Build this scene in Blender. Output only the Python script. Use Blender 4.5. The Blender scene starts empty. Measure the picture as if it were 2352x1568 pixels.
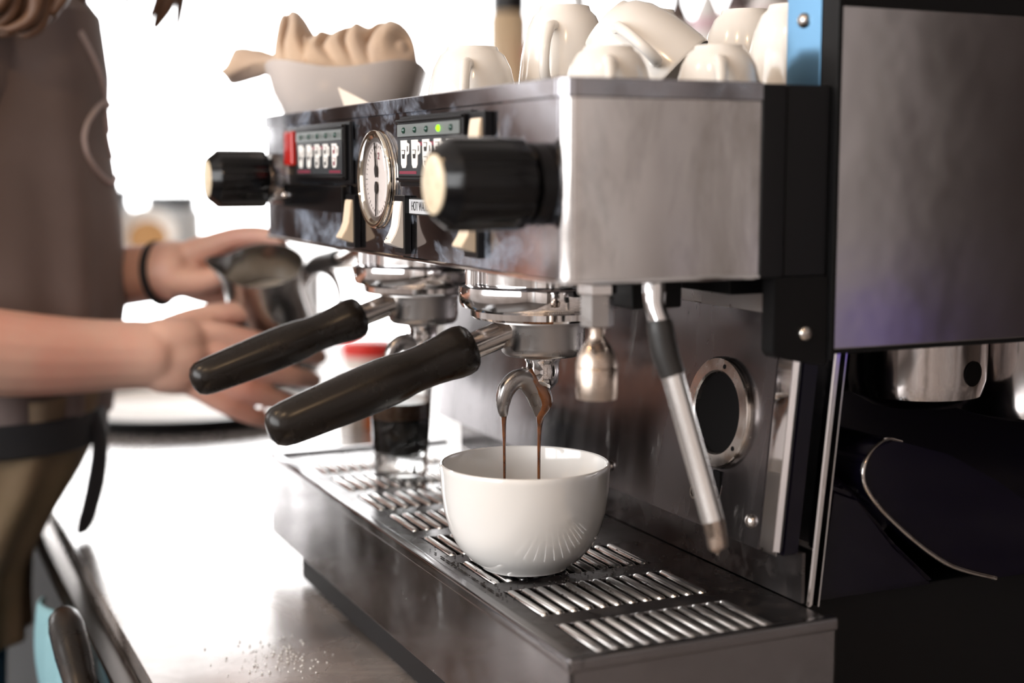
import bpy, bmesh, math, random
from mathutils import Vector, Matrix, noise
random.seed(7)
PI = math.pi
SC = bpy.context.scene
COL = SC.collection

# ---------------------------------------------------------------- camera, world, exposure
cam_d = bpy.data.cameras.new('camera'); cam = bpy.data.objects.new('camera', cam_d); COL.objects.link(cam)
cam_d.sensor_width = 36.0; cam_d.lens = 50.0; cam_d.clip_start = 0.02; cam_d.clip_end = 100
YAW, PITCH = math.radians(24.492), math.radians(6.842)
fw = Vector((-math.cos(YAW)*math.cos(PITCH), math.sin(YAW)*math.cos(PITCH), -math.sin(PITCH)))
rt = Vector((math.sin(YAW), math.cos(YAW), 0)); up = rt.cross(fw)
cam.matrix_world = Matrix(((rt.x, up.x, -fw.x, 0.6809), (rt.y, up.y, -fw.y, -0.3415), (rt.z, up.z, -fw.z, 0.3727), (0, 0, 0, 1)))
cam_d.dof.use_dof = True; cam_d.dof.focus_distance = 0.98; cam_d.dof.aperture_fstop = 3.2
SC.camera = cam
SC.view_settings.view_transform = 'Standard'; SC.view_settings.look = 'None'
SC.view_settings.gamma = 1.0; SC.view_settings.use_curve_mapping = False
SC.view_settings.exposure = 0.0
SC.cycles.max_bounces = 10; SC.cycles.diffuse_bounces = 4; SC.cycles.glossy_bounces = 6
SC.cycles.transmission_bounces = 8; SC.cycles.sample_clamp_indirect = 6.0
SC.cycles.caustics_reflective = False; SC.cycles.caustics_refractive = False
W = bpy.data.worlds.new('overcast_daylight'); SC.world = W; W.use_nodes = True
W.node_tree.nodes['Background'].inputs[0].default_value = (0.98, 0.97, 0.965, 1)
W.node_tree.nodes['Background'].inputs[1].default_value = 8.5
RX0, RX1, RY0, RY1, RZ0, RZ1 = -4.5, 2.6, -2.8, 3.2, -0.9, 1.9
def portal(name, loc, rot, sx, sy):
    l = bpy.data.lights.new(name, 'AREA'); l.shape = 'RECTANGLE'; l.size = sx; l.size_y = sy
    l.cycles.is_portal = True
    o = bpy.data.objects.new(name, l); COL.objects.link(o); o.location = loc; o.rotation_euler = rot
portal('window_portal_far', (RX0+0.02, 0.75, 0.3), (0, -PI/2, 0), 1.8, 4.7)
portal('window_portal_corner', (-3.9, RY0+0.02, 1.12), (PI/2, 0, 0), 1.0, 1.25)
portal('window_portal_left', (0.2, RY0+0.02, 0.9), (PI/2, 0, 0), 3.4, 1.6)

# ---------------------------------------------------------------- helpers
ORG = {}
def origin(o): return ORG.get(o.name, Vector((0, 0, 0)))
def tag(o, label=None, cat=None, group=None, kind=None):
    if label: o['label'] = label
    if cat: o['category'] = cat
    if group: o['group'] = group
    if kind: o['kind'] = kind
    return o
def thing(name, loc, label, cat, group=None):
    o = bpy.data.objects.new(name, None); COL.objects.link(o); o.location = loc
    o.empty_display_size = 0.02
    ORG[o.name] = Vector(loc); return tag(o, label, cat, group)

class MB:
    def __init__(s): s.bm = bmesh.new(); s.mi = 0; s.sm = True; s.bv = False
    def mat(s, i): s.mi = i; return s
    def _f(s, vs, sm=None):
        try:
            f = s.bm.faces.new(vs); f.material_index = s.mi; f.smooth = s.sm if sm is None else sm
        except ValueError: pass
    def grid(s, rows, closed=True, cap0=False, cap1=False, sm=True):
        V = [[s.bm.verts.new(p) for p in r] for r in rows]
        n = len(rows[0])
        for a, b in zip(V, V[1:]):
            for i in range(n if closed else n-1):
                s._f((a[i], a[(i+1) % n], b[(i+1) % n], b[i]), sm)
        if cap0: s._f(V[0][::-1], False)
        if cap1: s._f(V[-1], False)
        return s
    def lathe(s, prof, M=Matrix(), seg=48, cap0=True, cap1=True, sm=True, rf=None):
        rows = []
        for r, z in prof:
            rows.append([M @ Vector((r*(rf(k/seg) if rf else 1)*math.cos(2*PI*k/seg), r*(rf(k/seg) if rf else 1)*math.sin(2*PI*k/seg), z)) for k in range(seg)])
        return s.grid(rows, True, cap0, cap1, sm)
    def tube(s, pts, rad, seg=20, sub=6, caps=True, flat=1.0, sm=True):
        P = [Vector(p) for p in pts]
        R = rad if isinstance(rad, (list, tuple)) else [rad]*len(P)
        if sub > 1 and len(P) > 2:
            Q, S = [], []
            for i in range(len(P)-1):
                a, b, c, d = P[max(i-1, 0)], P[i], P[i+1], P[min(i+2, len(P)-1)]
                for k in range(sub):
                    t = k/sub
                    Q.append(0.5*((2*b)+(c-a)*t+(2*a-5*b+4*c-d)*t*t+(3*b-a-3*c+d)*t**3)); S.append(R[i]*(1-t)+R[i+1]*t)
            Q.append(P[-1]); S.append(R[-1]); P, R = Q, S
        T = [(P[min(i+1, len(P)-1)]-P[max(i-1, 0)]).normalized() for i in range(len(P))]
        n = T[0].orthogonal().normalized(); rows = []
        for i, p in enumerate(P):
            n = (n - T[i]*n.dot(T[i])).normalized(); b = T[i].cross(n)
            rows.append([p + (n*math.cos(2*PI*k/seg)*flat + b*math.sin(2*PI*k/seg))*R[i] for k in range(seg)])
        return s.grid(rows, True, caps, caps, sm)
    def box(s, x0, x1, y0, y1, z0, z1, bev=0.0, seg=2, M=None):
        t = bmesh.new(); bmesh.ops.create_cube(t, size=1)
        for v in t.verts: v.co = Vector(((x0+x1)/2+v.co.x*(x1-x0), (y0+y1)/2+v.co.y*(y1-y0), (z0+z1)/2+v.co.z*(z1-z0)))
        if bev: bmesh.ops.bevel(t, geom=t.edges[:], offset=bev, segments=seg, affect='EDGES', profile=0.5)
        s.bv = s.bv or bool(bev)
        return s.merge(t, M, bool(bev))
    def merge(s, t, M=None, sm=False):
        m = {}
        for v in t.verts: m[v] = s.bm.verts.new(M @ v.co if M else v.co)
        for f in t.faces: s._f([m[v] for v in f.verts], sm)
        t.free(); return s
    def prism(s, poly, axis, a, b, bev=0.0, seg=2):
        """poly: list of 2D points; axis 'x': (y,z), 'y': (x,z), 'z': (x,y); extruded from a to b"""
        def P(p, t): return (t, p[0], p[1]) if axis == 'x' else (p[0], t, p[1]) if axis == 'y' else (p[0], p[1], t)
        t = bmesh.new()
        A = [t.verts.new(P(p, a)) for p in poly]; B = [t.verts.new(P(p, b)) for p in poly]; n = len(poly)
        t.faces.new(A[::-1]); t.faces.new(B)
        for i in range(n): t.faces.new((A[i], A[(i+1) % n], B[(i+1) % n], B[i]))
        bmesh.ops.recalc_face_normals(t, faces=t.faces)
        if bev: bmesh.ops.bevel(t, geom=t.edges[:], offset=bev, segments=seg, affect='EDGES')
        s.bv = s.bv or bool(bev)
        return s.merge(t, None, bool(bev))
    def build(s, name, mat, parent=None, auto=True, wn=True, offset=None):
        bmesh.ops.recalc_face_normals(s.bm, faces=s.bm.faces)
        o0 = origin(parent) if parent else Vector((0, 0, 0))
        me = bpy.data.meshes.new(name)
        if parent:
            for v in s.bm.verts: v.co -= o0
        s.bm.to_mesh(me); s.bm.free()
        for m in (mat if isinstance(mat, (list, tuple)) else [mat]): me.materials.append(m)
        if auto:
            try: me.set_sharp_from_angle(angle=math.radians(38))
            except Exception: pass
        o = bpy.data.objects.new(name, me); COL.objects.link(o)
        if parent: o.parent = parent; ORG[o.name] = o0
        if s.bv:
            wn_ = o.modifiers.new('weighted', 'WEIGHTED_NORMAL'); wn_.keep_sharp = True; wn_.weight = 80
        return o
def structure(o): o['kind'] = 'structure'; return o
def copy_tree(o, parent=None):
    c = o.copy(); COL.objects.link(c); ORG[c.name] = origin(o)
    if parent: c.parent = parent
    for ch in [x for x in COL.objects if x.parent == o]: copy_tree(ch, c)
    return c
def Rx(a): return Matrix.Rotation(a, 4, 'X')
def Ry(a): return Matrix.Rotation(a, 4, 'Y')
def Rz(a): return Matrix.Rotation(a, 4, 'Z')
def T(*p): return Matrix.Translation(Vector(p))
def axis_to(p, d):   # matrix taking +Z to direction d, at p
    return T(*p) @ Vector(d).to_track_quat('Z', 'Y').to_matrix().to_4x4()
def arc(cx, cy, r, a0, a1, n): return [(cx+r*math.cos(math.radians(a0+(a1-a0)*k/n)), cy+r*math.sin(math.radians(a0+(a1-a0)*k/n))) for k in range(n+1)]

# ---------------------------------------------------------------- materials
def M_(name, col, rough=0.5, metal=0.0, noise_=None, bump=None, mix=None, spec=None, coat=0, trans=0, ior=None, emit=None, sss=0, rvar=None, sheen=0, brushed=None):
    m = bpy.data.materials.new(name); m.use_nodes = True
    nt = m.node_tree; b = nt.nodes['Principled BSDF']; I = b.inputs
    I['Base Color'].default_value = (*col, 1); I['Roughness'].default_value = rough; I['Metallic'].default_value = metal
    if spec is not None: I['Specular IOR Level'].default_value = spec
    if coat: I['Coat Weight'].default_value = coat; I['Coat Roughness'].default_value = 0.05
    if trans: I['Transmission Weight'].default_value = trans
    if ior: I['IOR'].default_value = ior
    if sheen: I['Sheen Weight'].default_value = sheen
    if emit: I['Emission Color'].default_value = (*emit[0], 1); I['Emission Strength'].default_value = emit[1]
    if sss: I['Subsurface Weight'].default_value = sss; I['Subsurface Radius'].default_value = (1, .3, .15); I['Subsurface Scale'].default_value = 0.012
    tc = nt.nodes.new('ShaderNodeTexCoord')
    def nz(scale, detail=4, sc=(1, 1, 1), rough_=0.55):
        mp = nt.nodes.new('ShaderNodeMapping'); mp.inputs['Scale'].default_value = sc
        nt.links.new(tc.outputs['Object'], mp.inputs['Vector'])
        n = nt.nodes.new('ShaderNodeTexNoise'); n.inputs['Scale'].default_value = scale; n.inputs['Detail'].default_value = detail
        n.inputs['Roughness'].default_value = rough_
        nt.links.new(mp.outputs['Vector'], n.inputs['Vector']); return n
    def ramp(src, p0, p1, c0, c1):
        r = nt.nodes.new('ShaderNodeValToRGB'); r.color_ramp.elements[0].position = p0; r.color_ramp.elements[1].position = p1
        r.color_ramp.elements[0].color = (*c0, 1); r.color_ramp.elements[1].color = (*c1, 1)
        nt.links.new(src.outputs[0], r.inputs[0]); return r
    if mix:      # (scale, colour2, p0, p1, stretch)
        n = nz(mix[0], 6, mix[4] if len(mix) > 4 else (1, 1, 1)); r = ramp(n, mix[2], mix[3], col, mix[1])
        nt.links.new(r.outputs[0], I['Base Color'])
    if rvar:     # (scale, r0, r1, stretch)
        n = nz(rvar[0], 6, rvar[3] if len(rvar) > 3 else (1, 1, 1)); r = ramp(n, 0.35, 0.7, (rvar[1],)*3, (rvar[2],)*3)
        nt.links.new(r.outputs[0], I['Roughness'])
    if bump:     # (scale, strength, dist, stretch)
        n = nz(bump[0], 5, bump[3] if len(bump) > 3 else (1, 1, 1)); bn = nt.nodes.new('ShaderNodeBump')
        bn.inputs['Strength'].default_value = bump[1]; bn.inputs['Distance'].default_value = bump[2]
        nt.links.new(n.outputs[0], bn.inputs['Height']); nt.links.new(bn.outputs[0], I['Normal'])
    return m
def smudged(name, col, rough, water=(0.6, 0.6, 0.6), s1=9.0, w0=0.62, w1=0.8, stretch=(1, 1, 1), rvar=(0.08, 0.25), wmix=0.5, scratch=0.02):
    """stainless sheet with a rough film over part of the metal: dried water marks, painted reflection streaks on the side"""
    m = M_(name, col, rough, 1.0, rvar=(14, rvar[0], rvar[1], stretch)); nt = m.node_tree; b = nt.nodes['Principled BSDF']
    out = nt.nodes['Material Output']; tc = nt.nodes['Texture Coordinate']
    d = nt.nodes.new('ShaderNodeBsdfDiffuse'); d.inputs[0].default_value = (*water, 1)
    mp = nt.nodes.new('ShaderNodeMapping'); mp.inputs['Scale'].default_value = stretch; nt.links.new(tc.outputs['Object'], mp.inputs[0])
    n = nt.nodes.new('ShaderNodeTexNoise'); n.inputs['Scale'].default_value = s1; n.inputs['Detail'].default_value = 9; n.inputs['Roughness'].default_value = 0.65
    n.inputs['Distortion'].default_value = 0.4
    nt.links.new(mp.outputs[0], n.inputs['Vector'])
    r = nt.nodes.new('ShaderNodeValToRGB'); r.color_ramp.elements[0].position = w0; r.color_ramp.elements[1].position = w1
    r.color_ramp.elements[0].color = (0, 0, 0, 1); r.color_ramp.elements[1].color = (wmix,)*3 + (1,)
    nt.links.new(n.outputs[0], r.inputs[0])
    mx = nt.nodes.new('ShaderNodeMixShader'); nt.links.new(r.outputs[0], mx.inputs[0]); nt.links.new(b.outputs[0], mx.inputs[1]); nt.links.new(d.outputs[0], mx.inputs[2])
    nt.links.new(mx.outputs[0], out.inputs[0])
    n2 = nt.nodes.new('ShaderNodeTexNoise'); n2.inputs['Scale'].default_value = 5; n2.inputs['Detail'].default_value = 2
    nt.links.new(tc.outputs['Object'], n2.inputs['Vector'])
    bn = nt.nodes.new('ShaderNodeBump'); bn.inputs['Strength'].default_value = scratch; bn.inputs['Distance'].default_value = 0.02
    nt.links.new(n2.outputs[0], bn.inputs['Height']); nt.links.new(bn.outputs[0], b.inputs['Normal'])
    return m
def glass_mat(name, tint=(0.96, 0.98, 0.97), refl=1.0):
    m = bpy.data.materials.new(name); m.use_nodes = True; nt = m.node_tree; nt.nodes.clear()
    o = nt.nodes.new('ShaderNodeOutputMaterial'); t = nt.nodes.new('ShaderNodeBsdfTransparent'); t.inputs[0].default_value = (*tint, 1)
    g = nt.nodes.new('ShaderNodeBsdfGlossy'); g.inputs['Roughness'].default_value = 0.02
    lw = nt.nodes.new('ShaderNodeLayerWeight'); lw.inputs['Blend'].default_value = 0.5
    pw_ = nt.nodes.new('ShaderNodeMath'); pw_.operation = 'POWER'; pw_.inputs[1].default_value = 4.0; nt.links.new(lw.outputs['Facing'], pw_.inputs[0])
    f = nt.nodes.new('ShaderNodeMath'); f.operation = 'MULTIPLY_ADD'; f.inputs[1].default_value = 0.9*refl; f.inputs[2].default_value = 0.04; nt.links.new(pw_.outputs[0], f.inputs[0])
    x = nt.nodes.new('ShaderNodeMixShader'); nt.links.new(f.outputs[0], x.inputs[0]); nt.links.new(t.outputs[0], x.inputs[1]); nt.links.new(g.outputs[0], x.inputs[2])
    nt.links.new(x.outputs[0], o.inputs[0]); return m
def emis(name, col, s):
    m = bpy.data.materials.new(name); m.use_nodes = True; nt = m.node_tree; nt.nodes.clear()
    o = nt.nodes.new('ShaderNodeOutputMaterial'); e = nt.nodes.new('ShaderNodeEmission'); e.inputs[0].default_value = (*col, 1); e.inputs[1].default_value = s
    nt.links.new(e.outputs[0], o.inputs[0]); return m

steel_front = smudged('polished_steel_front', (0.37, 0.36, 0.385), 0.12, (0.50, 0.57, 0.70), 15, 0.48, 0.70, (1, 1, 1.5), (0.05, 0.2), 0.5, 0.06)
steel_side = smudged('brushed_steel_side', (0.78, 0.745, 0.73), 0.18, (0.20, 0.18, 0.175), 20, 0.46, 0.66, (1, 1.2, .4), (0.10, 0.26), 0.55, 0.55)  # dark film paints in the wavy reflection streaks of the side face
steel_panel = M_('satin_steel_panel', (0.60, 0.57, 0.57), 0.2, 1.0, rvar=(6, 0.13, 0.20, (1, 1, .6)), bump=(2.5, 0.10, 0.02))
steel_tray = smudged('worn_steel_tray', (0.235, 0.225, 0.23), 0.2, (0.42, 0.44, 0.45), 34, 0.60, 0.85, (1, 1, 1), (0.10, 0.28), 0.3, 0.10)
steel_grate = smudged('stained_grate_steel', (0.13, 0.12, 0.12), 0.3, (0.10, 0.085, 0.08), 60, 0.5, 0.8, (1, 1, 1), (0.2, 0.42), 0.5, 0.05)
steel_bar = M_('grate_bar_steel', (0.86, 0.84, 0.82), 0.22, 1.0)
steel_splash = smudged('spotted_backsplash_steel', (0.19, 0.175, 0.18), 0.2, (0.26, 0.24, 0.23), 60, 0.56, 0.75, (1, 1, .25), (0.14, 0.3), 0.5, 0.04)
chrome = M_('chrome', (0.80, 0.78, 0.78), 0.07, 1.0, rvar=(25, 0.04, 0.16))
chrome_dirty = M_('tarnished_chrome', (0.55, 0.51, 0.48), 0.2, 1.0, mix=(60, (0.30, 0.22, 0.17), 0.5, 0.75), rvar=(40, 0.12, 0.35))
steel_dull = M_('dull_steel', (0.42, 0.40, 0.39), 0.32, 1.0, rvar=(50, 0.22, 0.45))
brassy = M_('worn_brass_scale', (0.45, 0.37, 0.31), 0.3, 1.0, mix=(50, (0.68, 0.55, 0.46), 0.45, 0.7), rvar=(60, 0.2, 0.5))
gold = M_('polished_gauge_bezel', (0.80, 0.72, 0.60), 0.08, 1.0)
black_pl = M_('black_plastic', (0.006, 0.006, 0.007), 0.3, spec=0.28)
black_gl = M_('black_gloss_plastic', (0.003, 0.003, 0.0035), 0.14, spec=0.35)
black_mt = M_('black_matt_frame', (0.004, 0.004, 0.0045), 0.5, spec=0.2)
handle_m = M_('worn_bakelite', (0.011, 0.008, 0.006), 0.27, mix=(26, (0.036, 0.022, 0.013), 0.5, 0.8), rvar=(30, 0.24, 0.34), spec=0.34)
rubber = M_('black_rubber', (0.02, 0.018, 0.017), 0.45)
blue_black = M_('dark_glossy_body', (0.004, 0.003, 0.010), 0.12, spec=0.3)
cream = M_('cream_plastic', (0.80, 0.66, 0.50), 0.35)
white_pl = M_('white_plastic', (0.86, 0.80, 0.74), 0.33)
white_print = M_('white_print', (0.85, 0.83, 0.80), 0.5)
red_print = M_('red_print', (0.20, 0.02, 0.045), 0.5)
ink = M_('black_ink', (0.01, 0.01, 0.01), 0.5)
grey_face = M_('grey_keypad_film', (0.045, 0.05, 0.055), 0.25)
led_off = M_('unlit_led', (0.01, 0.05, 0.035), 0.1)
led_on = emis('lit_green_led', (0.35, 1.0, 0.02), 2.2)
red_lamp = M_('red_lamp_lens', (0.38, 0.010, 0.01), 0.15, emit=((1, 0.06, 0.01), 0.10), coat=0.3)
dial_m = M_('dial_paper', (0.72, 0.66, 0.64), 0.6)
ceramic = M_('white_glazed_ceramic', (0.88, 0.86, 0.83), 0.10, coat=0.55, spec=0.5)
ceramic2 = M_('cream_glazed_ceramic', (0.80, 0.765, 0.72), 0.15, coat=0.1)
ceramic3 = M_('off_white_glazed_ceramic', (0.62, 0.56, 0.53), 0.2, coat=0.4)
knob_face = M_('cream_knob_cap', (0.78, 0.66, 0.48), 0.3, mix=(180, (0.45, 0.33, 0.2), 0.5, 0.75))
coffee = M_('black_coffee', (0.012, 0.005, 0.003), 0.08)
crema = M_('hazel_crema', (0.28, 0.11, 0.035), 0.35, mix=(160, (0.50, 0.25, 0.10), 0.45, 0.7))
stream_m = M_('pouring_espresso', (0.20, 0.065, 0.018), 0.08, mix=(120, (0.05, 0.013, 0.004), 0.4, 0.7), coat=1, trans=0.1)
glass_m = M_('drinking_glass', (0.97, 0.98, 0.97), 0.02, trans=1.0, ior=1.45)
pane_m = glass_mat('window_glass', (0.98, 0.99, 1.0))
dial_glass = glass_mat('dial_glass', (1, 1, 1))
counter_m = smudged('brushed_counter_steel', (0.60, 0.58, 0.57), 0.25, (0.58, 0.52, 0.49), 5, 0.35, 0.7, (1, 1, 1), (0.19, 0.31), 0.5, 0.04)
skin = M_('skin', (0.76, 0.47, 0.37), 0.42, sss=0.1, mix=(12, (0.76, 0.36, 0.28), 0.4, 0.75), bump=(140, 0.12, 0.001))
shirt_m = M_('taupe_cotton_jersey', (0.165, 0.124, 0.114), 0.9, sheen=0.15, bump=(500, 0.2, 0.0006), mix=(4, (0.22, 0.17, 0.16), 0.4, 0.7))
print_m = M_('pale_shirt_print', (0.62, 0.52, 0.51), 0.8)
apron_m = M_('tan_canvas', (0.25, 0.18, 0.12), 0.9, bump=(350, 0.3, 0.001), mix=(8, (0.18, 0.14, 0.075), 0.4, 0.7))
strap_m = M_('black_webbing', (0.008, 0.009, 0.012), 0.7)
jeans_m = M_('blue_denim', (0.035, 0.11, 0.20), 0.85, bump=(400, 0.3, 0.001))
hair_m = M_('brown_hair', (0.13, 0.065, 0.035), 0.4, bump=(90, 0.4, 0.003, (6, 6, 0.4)))
cloth_m = M_('beige_terry_cloth', (0.58, 0.43, 0.31), 0.95, sheen=0.5, bump=(260, 0.6, 0.0015), mix=(12, (0.48, 0.37, 0.30), 0.4, 0.75))
teal_m = M_('pale_teal_cloth', (0.20, 0.36, 0.40), 0.9, bump=(200, 0.4, 0.001))
paper_m = M_('cream_paper', (0.80, 0.70, 0.60), 0.7)
wall_m = M_('painted_plaster', (0.76, 0.71, 0.69), 0.9, bump=(20, 0.1, 0.002), mix=(1.3, (0.60, 0.54, 0.51), 0.45, 0.62, (1, 2.0, .5)))
wall_dark = M_('dark_brown_panelling', (0.10, 0.07, 0.055), 0.6, mix=(3, (0.06, 0.045, 0.035), 0.4, 0.7, (1, 1, .2)))
ceil_m = M_('ceiling_paint', (0.55, 0.52, 0.50), 0.9)
floor_m = M_('dark_floor_tile', (0.06, 0.05, 0.045), 0.4, mix=(4, (0.09, 0.075, 0.065), 0.4, 0.7))
frame_m = M_('white_window_frame', (0.75, 0.75, 0.75), 0.4)
dark_inside = M_('unlit_interior', (0.004, 0.0035, 0.0035), 0.7, spec=0.08)  # near-black colour stands in for the shade inside holes and recesses

# ---------------------------------------------------------------- room shell
MB().box(RX0, RX1, RY0, RY1, RZ0-0.05, RZ0).build('floor', floor_m)['kind'] = 'structure'
MB().box(RX0, RX1, RY0, RY1, RZ1, RZ1+0.05).build('ceiling', ceil_m)['kind'] = 'structure'
def wall_x(name, x0, x1, y0, y1, holes, mat):     # wall in plane X, holes (ya, yb, za, zb)
    m = MB(); ys = y0
    for (a, b, za, zb) in holes:
        m.box(x0, x1, ys, a, RZ0, RZ1); m.box(x0, x1, a, b, RZ0, za); m.box(x0, x1, a, b, zb, RZ1); ys = b
    m.box(x0, x1, ys, y1, RZ0, RZ1); return structure(m.build(name, mat))
def wall_y(name, y0, y1, x0, x1, holes, mat):
    m = MB(); xs = x0
    for (a, b, za, zb) in holes:
        m.box(xs, a, y0, y1, RZ0, RZ1); m.box(a, b, y0, y1, RZ0, za); m.box(a, b, y0, y1, zb, RZ1); xs = b
    m.box(xs, x1, y0, y1, RZ0, RZ1); return structure(m.build(name, mat))
wall_x('wall_far', RX0-0.1, RX0, RY0, RY1, [(-2.42, -2.12, 0.5, 1.82), (-1.6, 3.1, -0.6, 1.22)], wall_m)
wall_x('wall_near', RX1, RX1+0.1, RY0, RY1, [], wall_m)
wall_y('wall_left', RY0-0.1, RY0, RX0-0.1, RX1+0.1, [(-4.4, -3.4, 0.5, 1.75), (-1.5, 1.9, 0.1, 1.7)], wall_m)
wall_y('wall_right', RY1, RY1+0.1, RX0-0.1, RX1+0.1, [], wall_dark)
def window(n, axis, c, a0, a1, z0, z1, mull):
    f = MB(); w = 0.05
    def bx(p, q, r, s_):
        if axis == 'x': f.box(c-0.04, c+0.0, p, q, r, s_)
        else: f.box(p, q, c-0.04, c+0.0, r, s_)
    bx(a0, a1, z0, z0+w); bx(a0, a1, z1-w, z1); bx(a0, a0+w, z0+w, z1-w); bx(a1-w, a1, z0+w, z1-w)
    for m_ in mull: bx(m_-w/2, m_+w/2, z0+w, z1-w)
    o = structure(f.build('window_%d' % n, frame_m))
    g = MB()
    if axis == 'x': g.grid([[(c-0.02, a0+w, z0+w), (c-0.02, a1-w, z0+w)], [(c-0.02, a0+w, z1-w), (c-0.02, a1-w, z1-w)]], False)
    else: g.grid([[(a0+w, c-0.02, z0+w), (a1-w, c-0.02, z0+w)], [(a0+w, c-0.02, z1-w), (a1-w, c-0.02, z1-w)]], False)
    g.build('pane', pane_m, o)
window(1, 'x', RX0-0.03, -1.6, 3.1, -0.6, 1.22, [-0.55, 2.35])
window(3, 'y', RY0-0.03, -4.4, -3.4, 0.5, 1.75, [])
window(4, 'x', RX0-0.03, -2.42, -2.12, 0.5, 1.82, [])
window(2, 'y', RY0-0.03, -1.5, 1.9, 0.1, 1.7, [-0.4, 0.75])

# unseen cabinet and trims, added to give the steel something to reflect
kb = thing('reflection_cabinet', (2.55, 2.8, RZ0), 'tall dark cabinet, unseen, added to darken the side panel reflection', 'cabinet')
MB().box(2.50, 2.598, 2.36, 3.18, RZ0+0.001, 1.45, 0.004).build('cabinet_body', wall_dark, kb)
for i, y in enumerate((2.37, 2.78)): MB().box(2.485, 2.4995, y, y+0.39, RZ0+0.08, 1.42, 0.004).build('cabinet_door', M_('cabinet_door_%d' % i, (0.05, 0.035, 0.03), 0.4), kb)
for i, (y0, y1) in enumerate(((-2.2, -1.95), (-0.95, -0.70), (1.15, 1.20), (1.60, 1.72))):
    structure(MB().box(RX1-0.04, RX1-0.001, y0, y1, RZ0+0.001, RZ1-0.001, 0.003).build('reflection_trim_%d' % (i+1), wall_dark if i % 2 else frame_m))  # light and dark bands added out of view for the side steel to mirror
structure(MB().box(0.2, 2.0, RY1-0.03, RY1-0.001, -0.2, 1.1, 0.003).build('reflection_trim_5', M_('dark_wainscot', (0.03, 0.025, 0.025), 0.5)))

ls = thing('light_strip', (2.50, 2.27, -0.08), 'short violet glowing strip light on the side of the dark cabinet', 'lamp')
MB().box(2.575, 2.598, 2.18, 2.34, -0.20, 0.02, 0.004).build('strip_housing', black_pl, ls)
MB().box(2.565, 2.5745, 2.19, 2.33, -0.19, 0.01, 0.002).build('strip_diffuser', emis('violet_glow', (0.25, 0.12, 1.0), 0.8), ls)

# ---------------------------------------------------------------- counter
CF = -0.166
ct = thing('counter', (-0.6, 0.2, 0), 'brushed stainless steel counter running under the coffee machine', 'counter')
MB().box(-2.3, 1.4, CF, 0.95, -0.03, 0.0, 0.002).build('worktop', counter_m, ct)
tag(MB().box(-2.3, 1.4, CF-0.022, CF-0.0005, -0.036, -0.012, 0.003).build('front_rail', M_('dark_rail_metal', (0.10, 0.075, 0.06), 0.25, 1.0), ct), 'dark metal rail along the front edge')
MB().box(-2.3, 1.4, CF+0.03, 0.93, -0.88, -0.0305).build('cabinet_body', black_mt, ct)
MB().box(-2.3, 1.4, CF+0.012, CF+0.029, -0.30, -0.04, 0.002).build('drawer_front', black_mt, ct)

# ---------------------------------------------------------------- drip tray
TX0, TX1, TY0, TY1, TZ = -0.640, 0.0, 0.0044, 0.186, 0.102
dt = thing('drip_tray', (-0.3, 0.09, 0), 'long stainless steel drip tray with slotted grate under the group heads', 'drip tray')
m = MB()
m.box(TX0, TX1, TY0, TY0+0.003, 0.026, TZ-0.003, 0.0012)          # front
m.box(TX1-0.003, TX1, TY0, TY1, 0.026, TZ-0.003, 0.0012)          # near end
m.box(TX0, TX0+0.003, TY0, TY1, 0.026, TZ-0.003, 0.0012)
m.box(TX0, TX1, TY1-0.003, TY1, 0.026, TZ-0.003, 0.0012)
m.box(TX0+0.003, TX1-0.003, TY0+0.003, TY1-0.003, 0.026, 0.029)
m.build('tray_body', steel_tray, dt)
lip = MB()
r = 0.0042
for z in (0,):
    lip.box(TX0-0.001, TX1+0.001, TY0-0.001, TY0+0.008, TZ-0.007, TZ+0.0015, 0.002, 3)
    lip.box(TX1-0.007, TX1+0.001, TY0, TY1+0.001, TZ-0.007, TZ+0.0015, 0.002, 3)
    lip.box(TX0-0.001, TX0+0.007, TY0, TY1+0.001, TZ-0.007, TZ+0.0015, 0.002, 3)
lip.box(TX1-0.009, TX1+0.0012, TY0-0.0012, TY0+0.009, TZ-0.0072, TZ+0.0016, 0.0018, 3)
lip.build('rolled_rim', steel_tray, dt)
NB, BX1, BLEN, BP = 8, -0.0085, 0.0565, 0.0755
NS, SY0, SP = 12, 0.0300, 0.01035
g = MB(); zt = TZ-0.0012; zb = zt-0.002
xs = TX1-0.0065
for b in range(NB):
    hi = BX1-b*BP; lo = hi-BLEN
    g.box(hi, xs, TY0+0.0075, TY1-0.001, zb, zt); xs = lo
    g.box(lo, hi, TY0+0.0075, SY0-0.004, zb, zt); g.box(lo, hi, SY0+NS*SP-0.0062, TY1-0.001, zb, zt)
g.box(TX0+0.007, xs, TY0+0.0075, TY1-0.001, zb, zt)
g.build('grate_plate', steel_grate, dt)
MB().box(TX0+0.01, TX1-0.01, TY0+0.006, TY1-0.004, 0.085, 0.086).build('slot_shade_sheet', dark_inside, dt)  # dark sheet stands in for the shade below the grate slots
pb = MB(); pts = []
for k in range(9):
    a = PI*k/8; pts.append((0.0030*math.cos(a), 0.0026*math.sin(a)))
rows = []
L2 = BLEN/2
for xx, s_ in ((-L2, 0.25), (-L2+0.0015, 0.8), (-L2+0.004, 1), (L2-0.004, 1), (L2-0.0015, 0.8), (L2, 0.25)):
    rows.append([(xx, y*s_, z*s_) for y, z in pts] + [(xx, -0.0030*s_, -0.0012), (xx, 0.0030*s_, -0.0012)])
pb.grid(rows, True, True, True)
bar0 = pb.build('grate_bar', steel_bar); bar_me = bar0.data; first = True
for b in range(NB):
    for s_ in range(NS):
        o = bar0 if first else bar0.copy()
        if not first: COL.objects.link(o)
        first = False
        o.parent = dt; o.location = Vector((BX1-b*BP-L2, SY0+s_*SP+0.0008, zt-0.0012)) - origin(dt)
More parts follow.
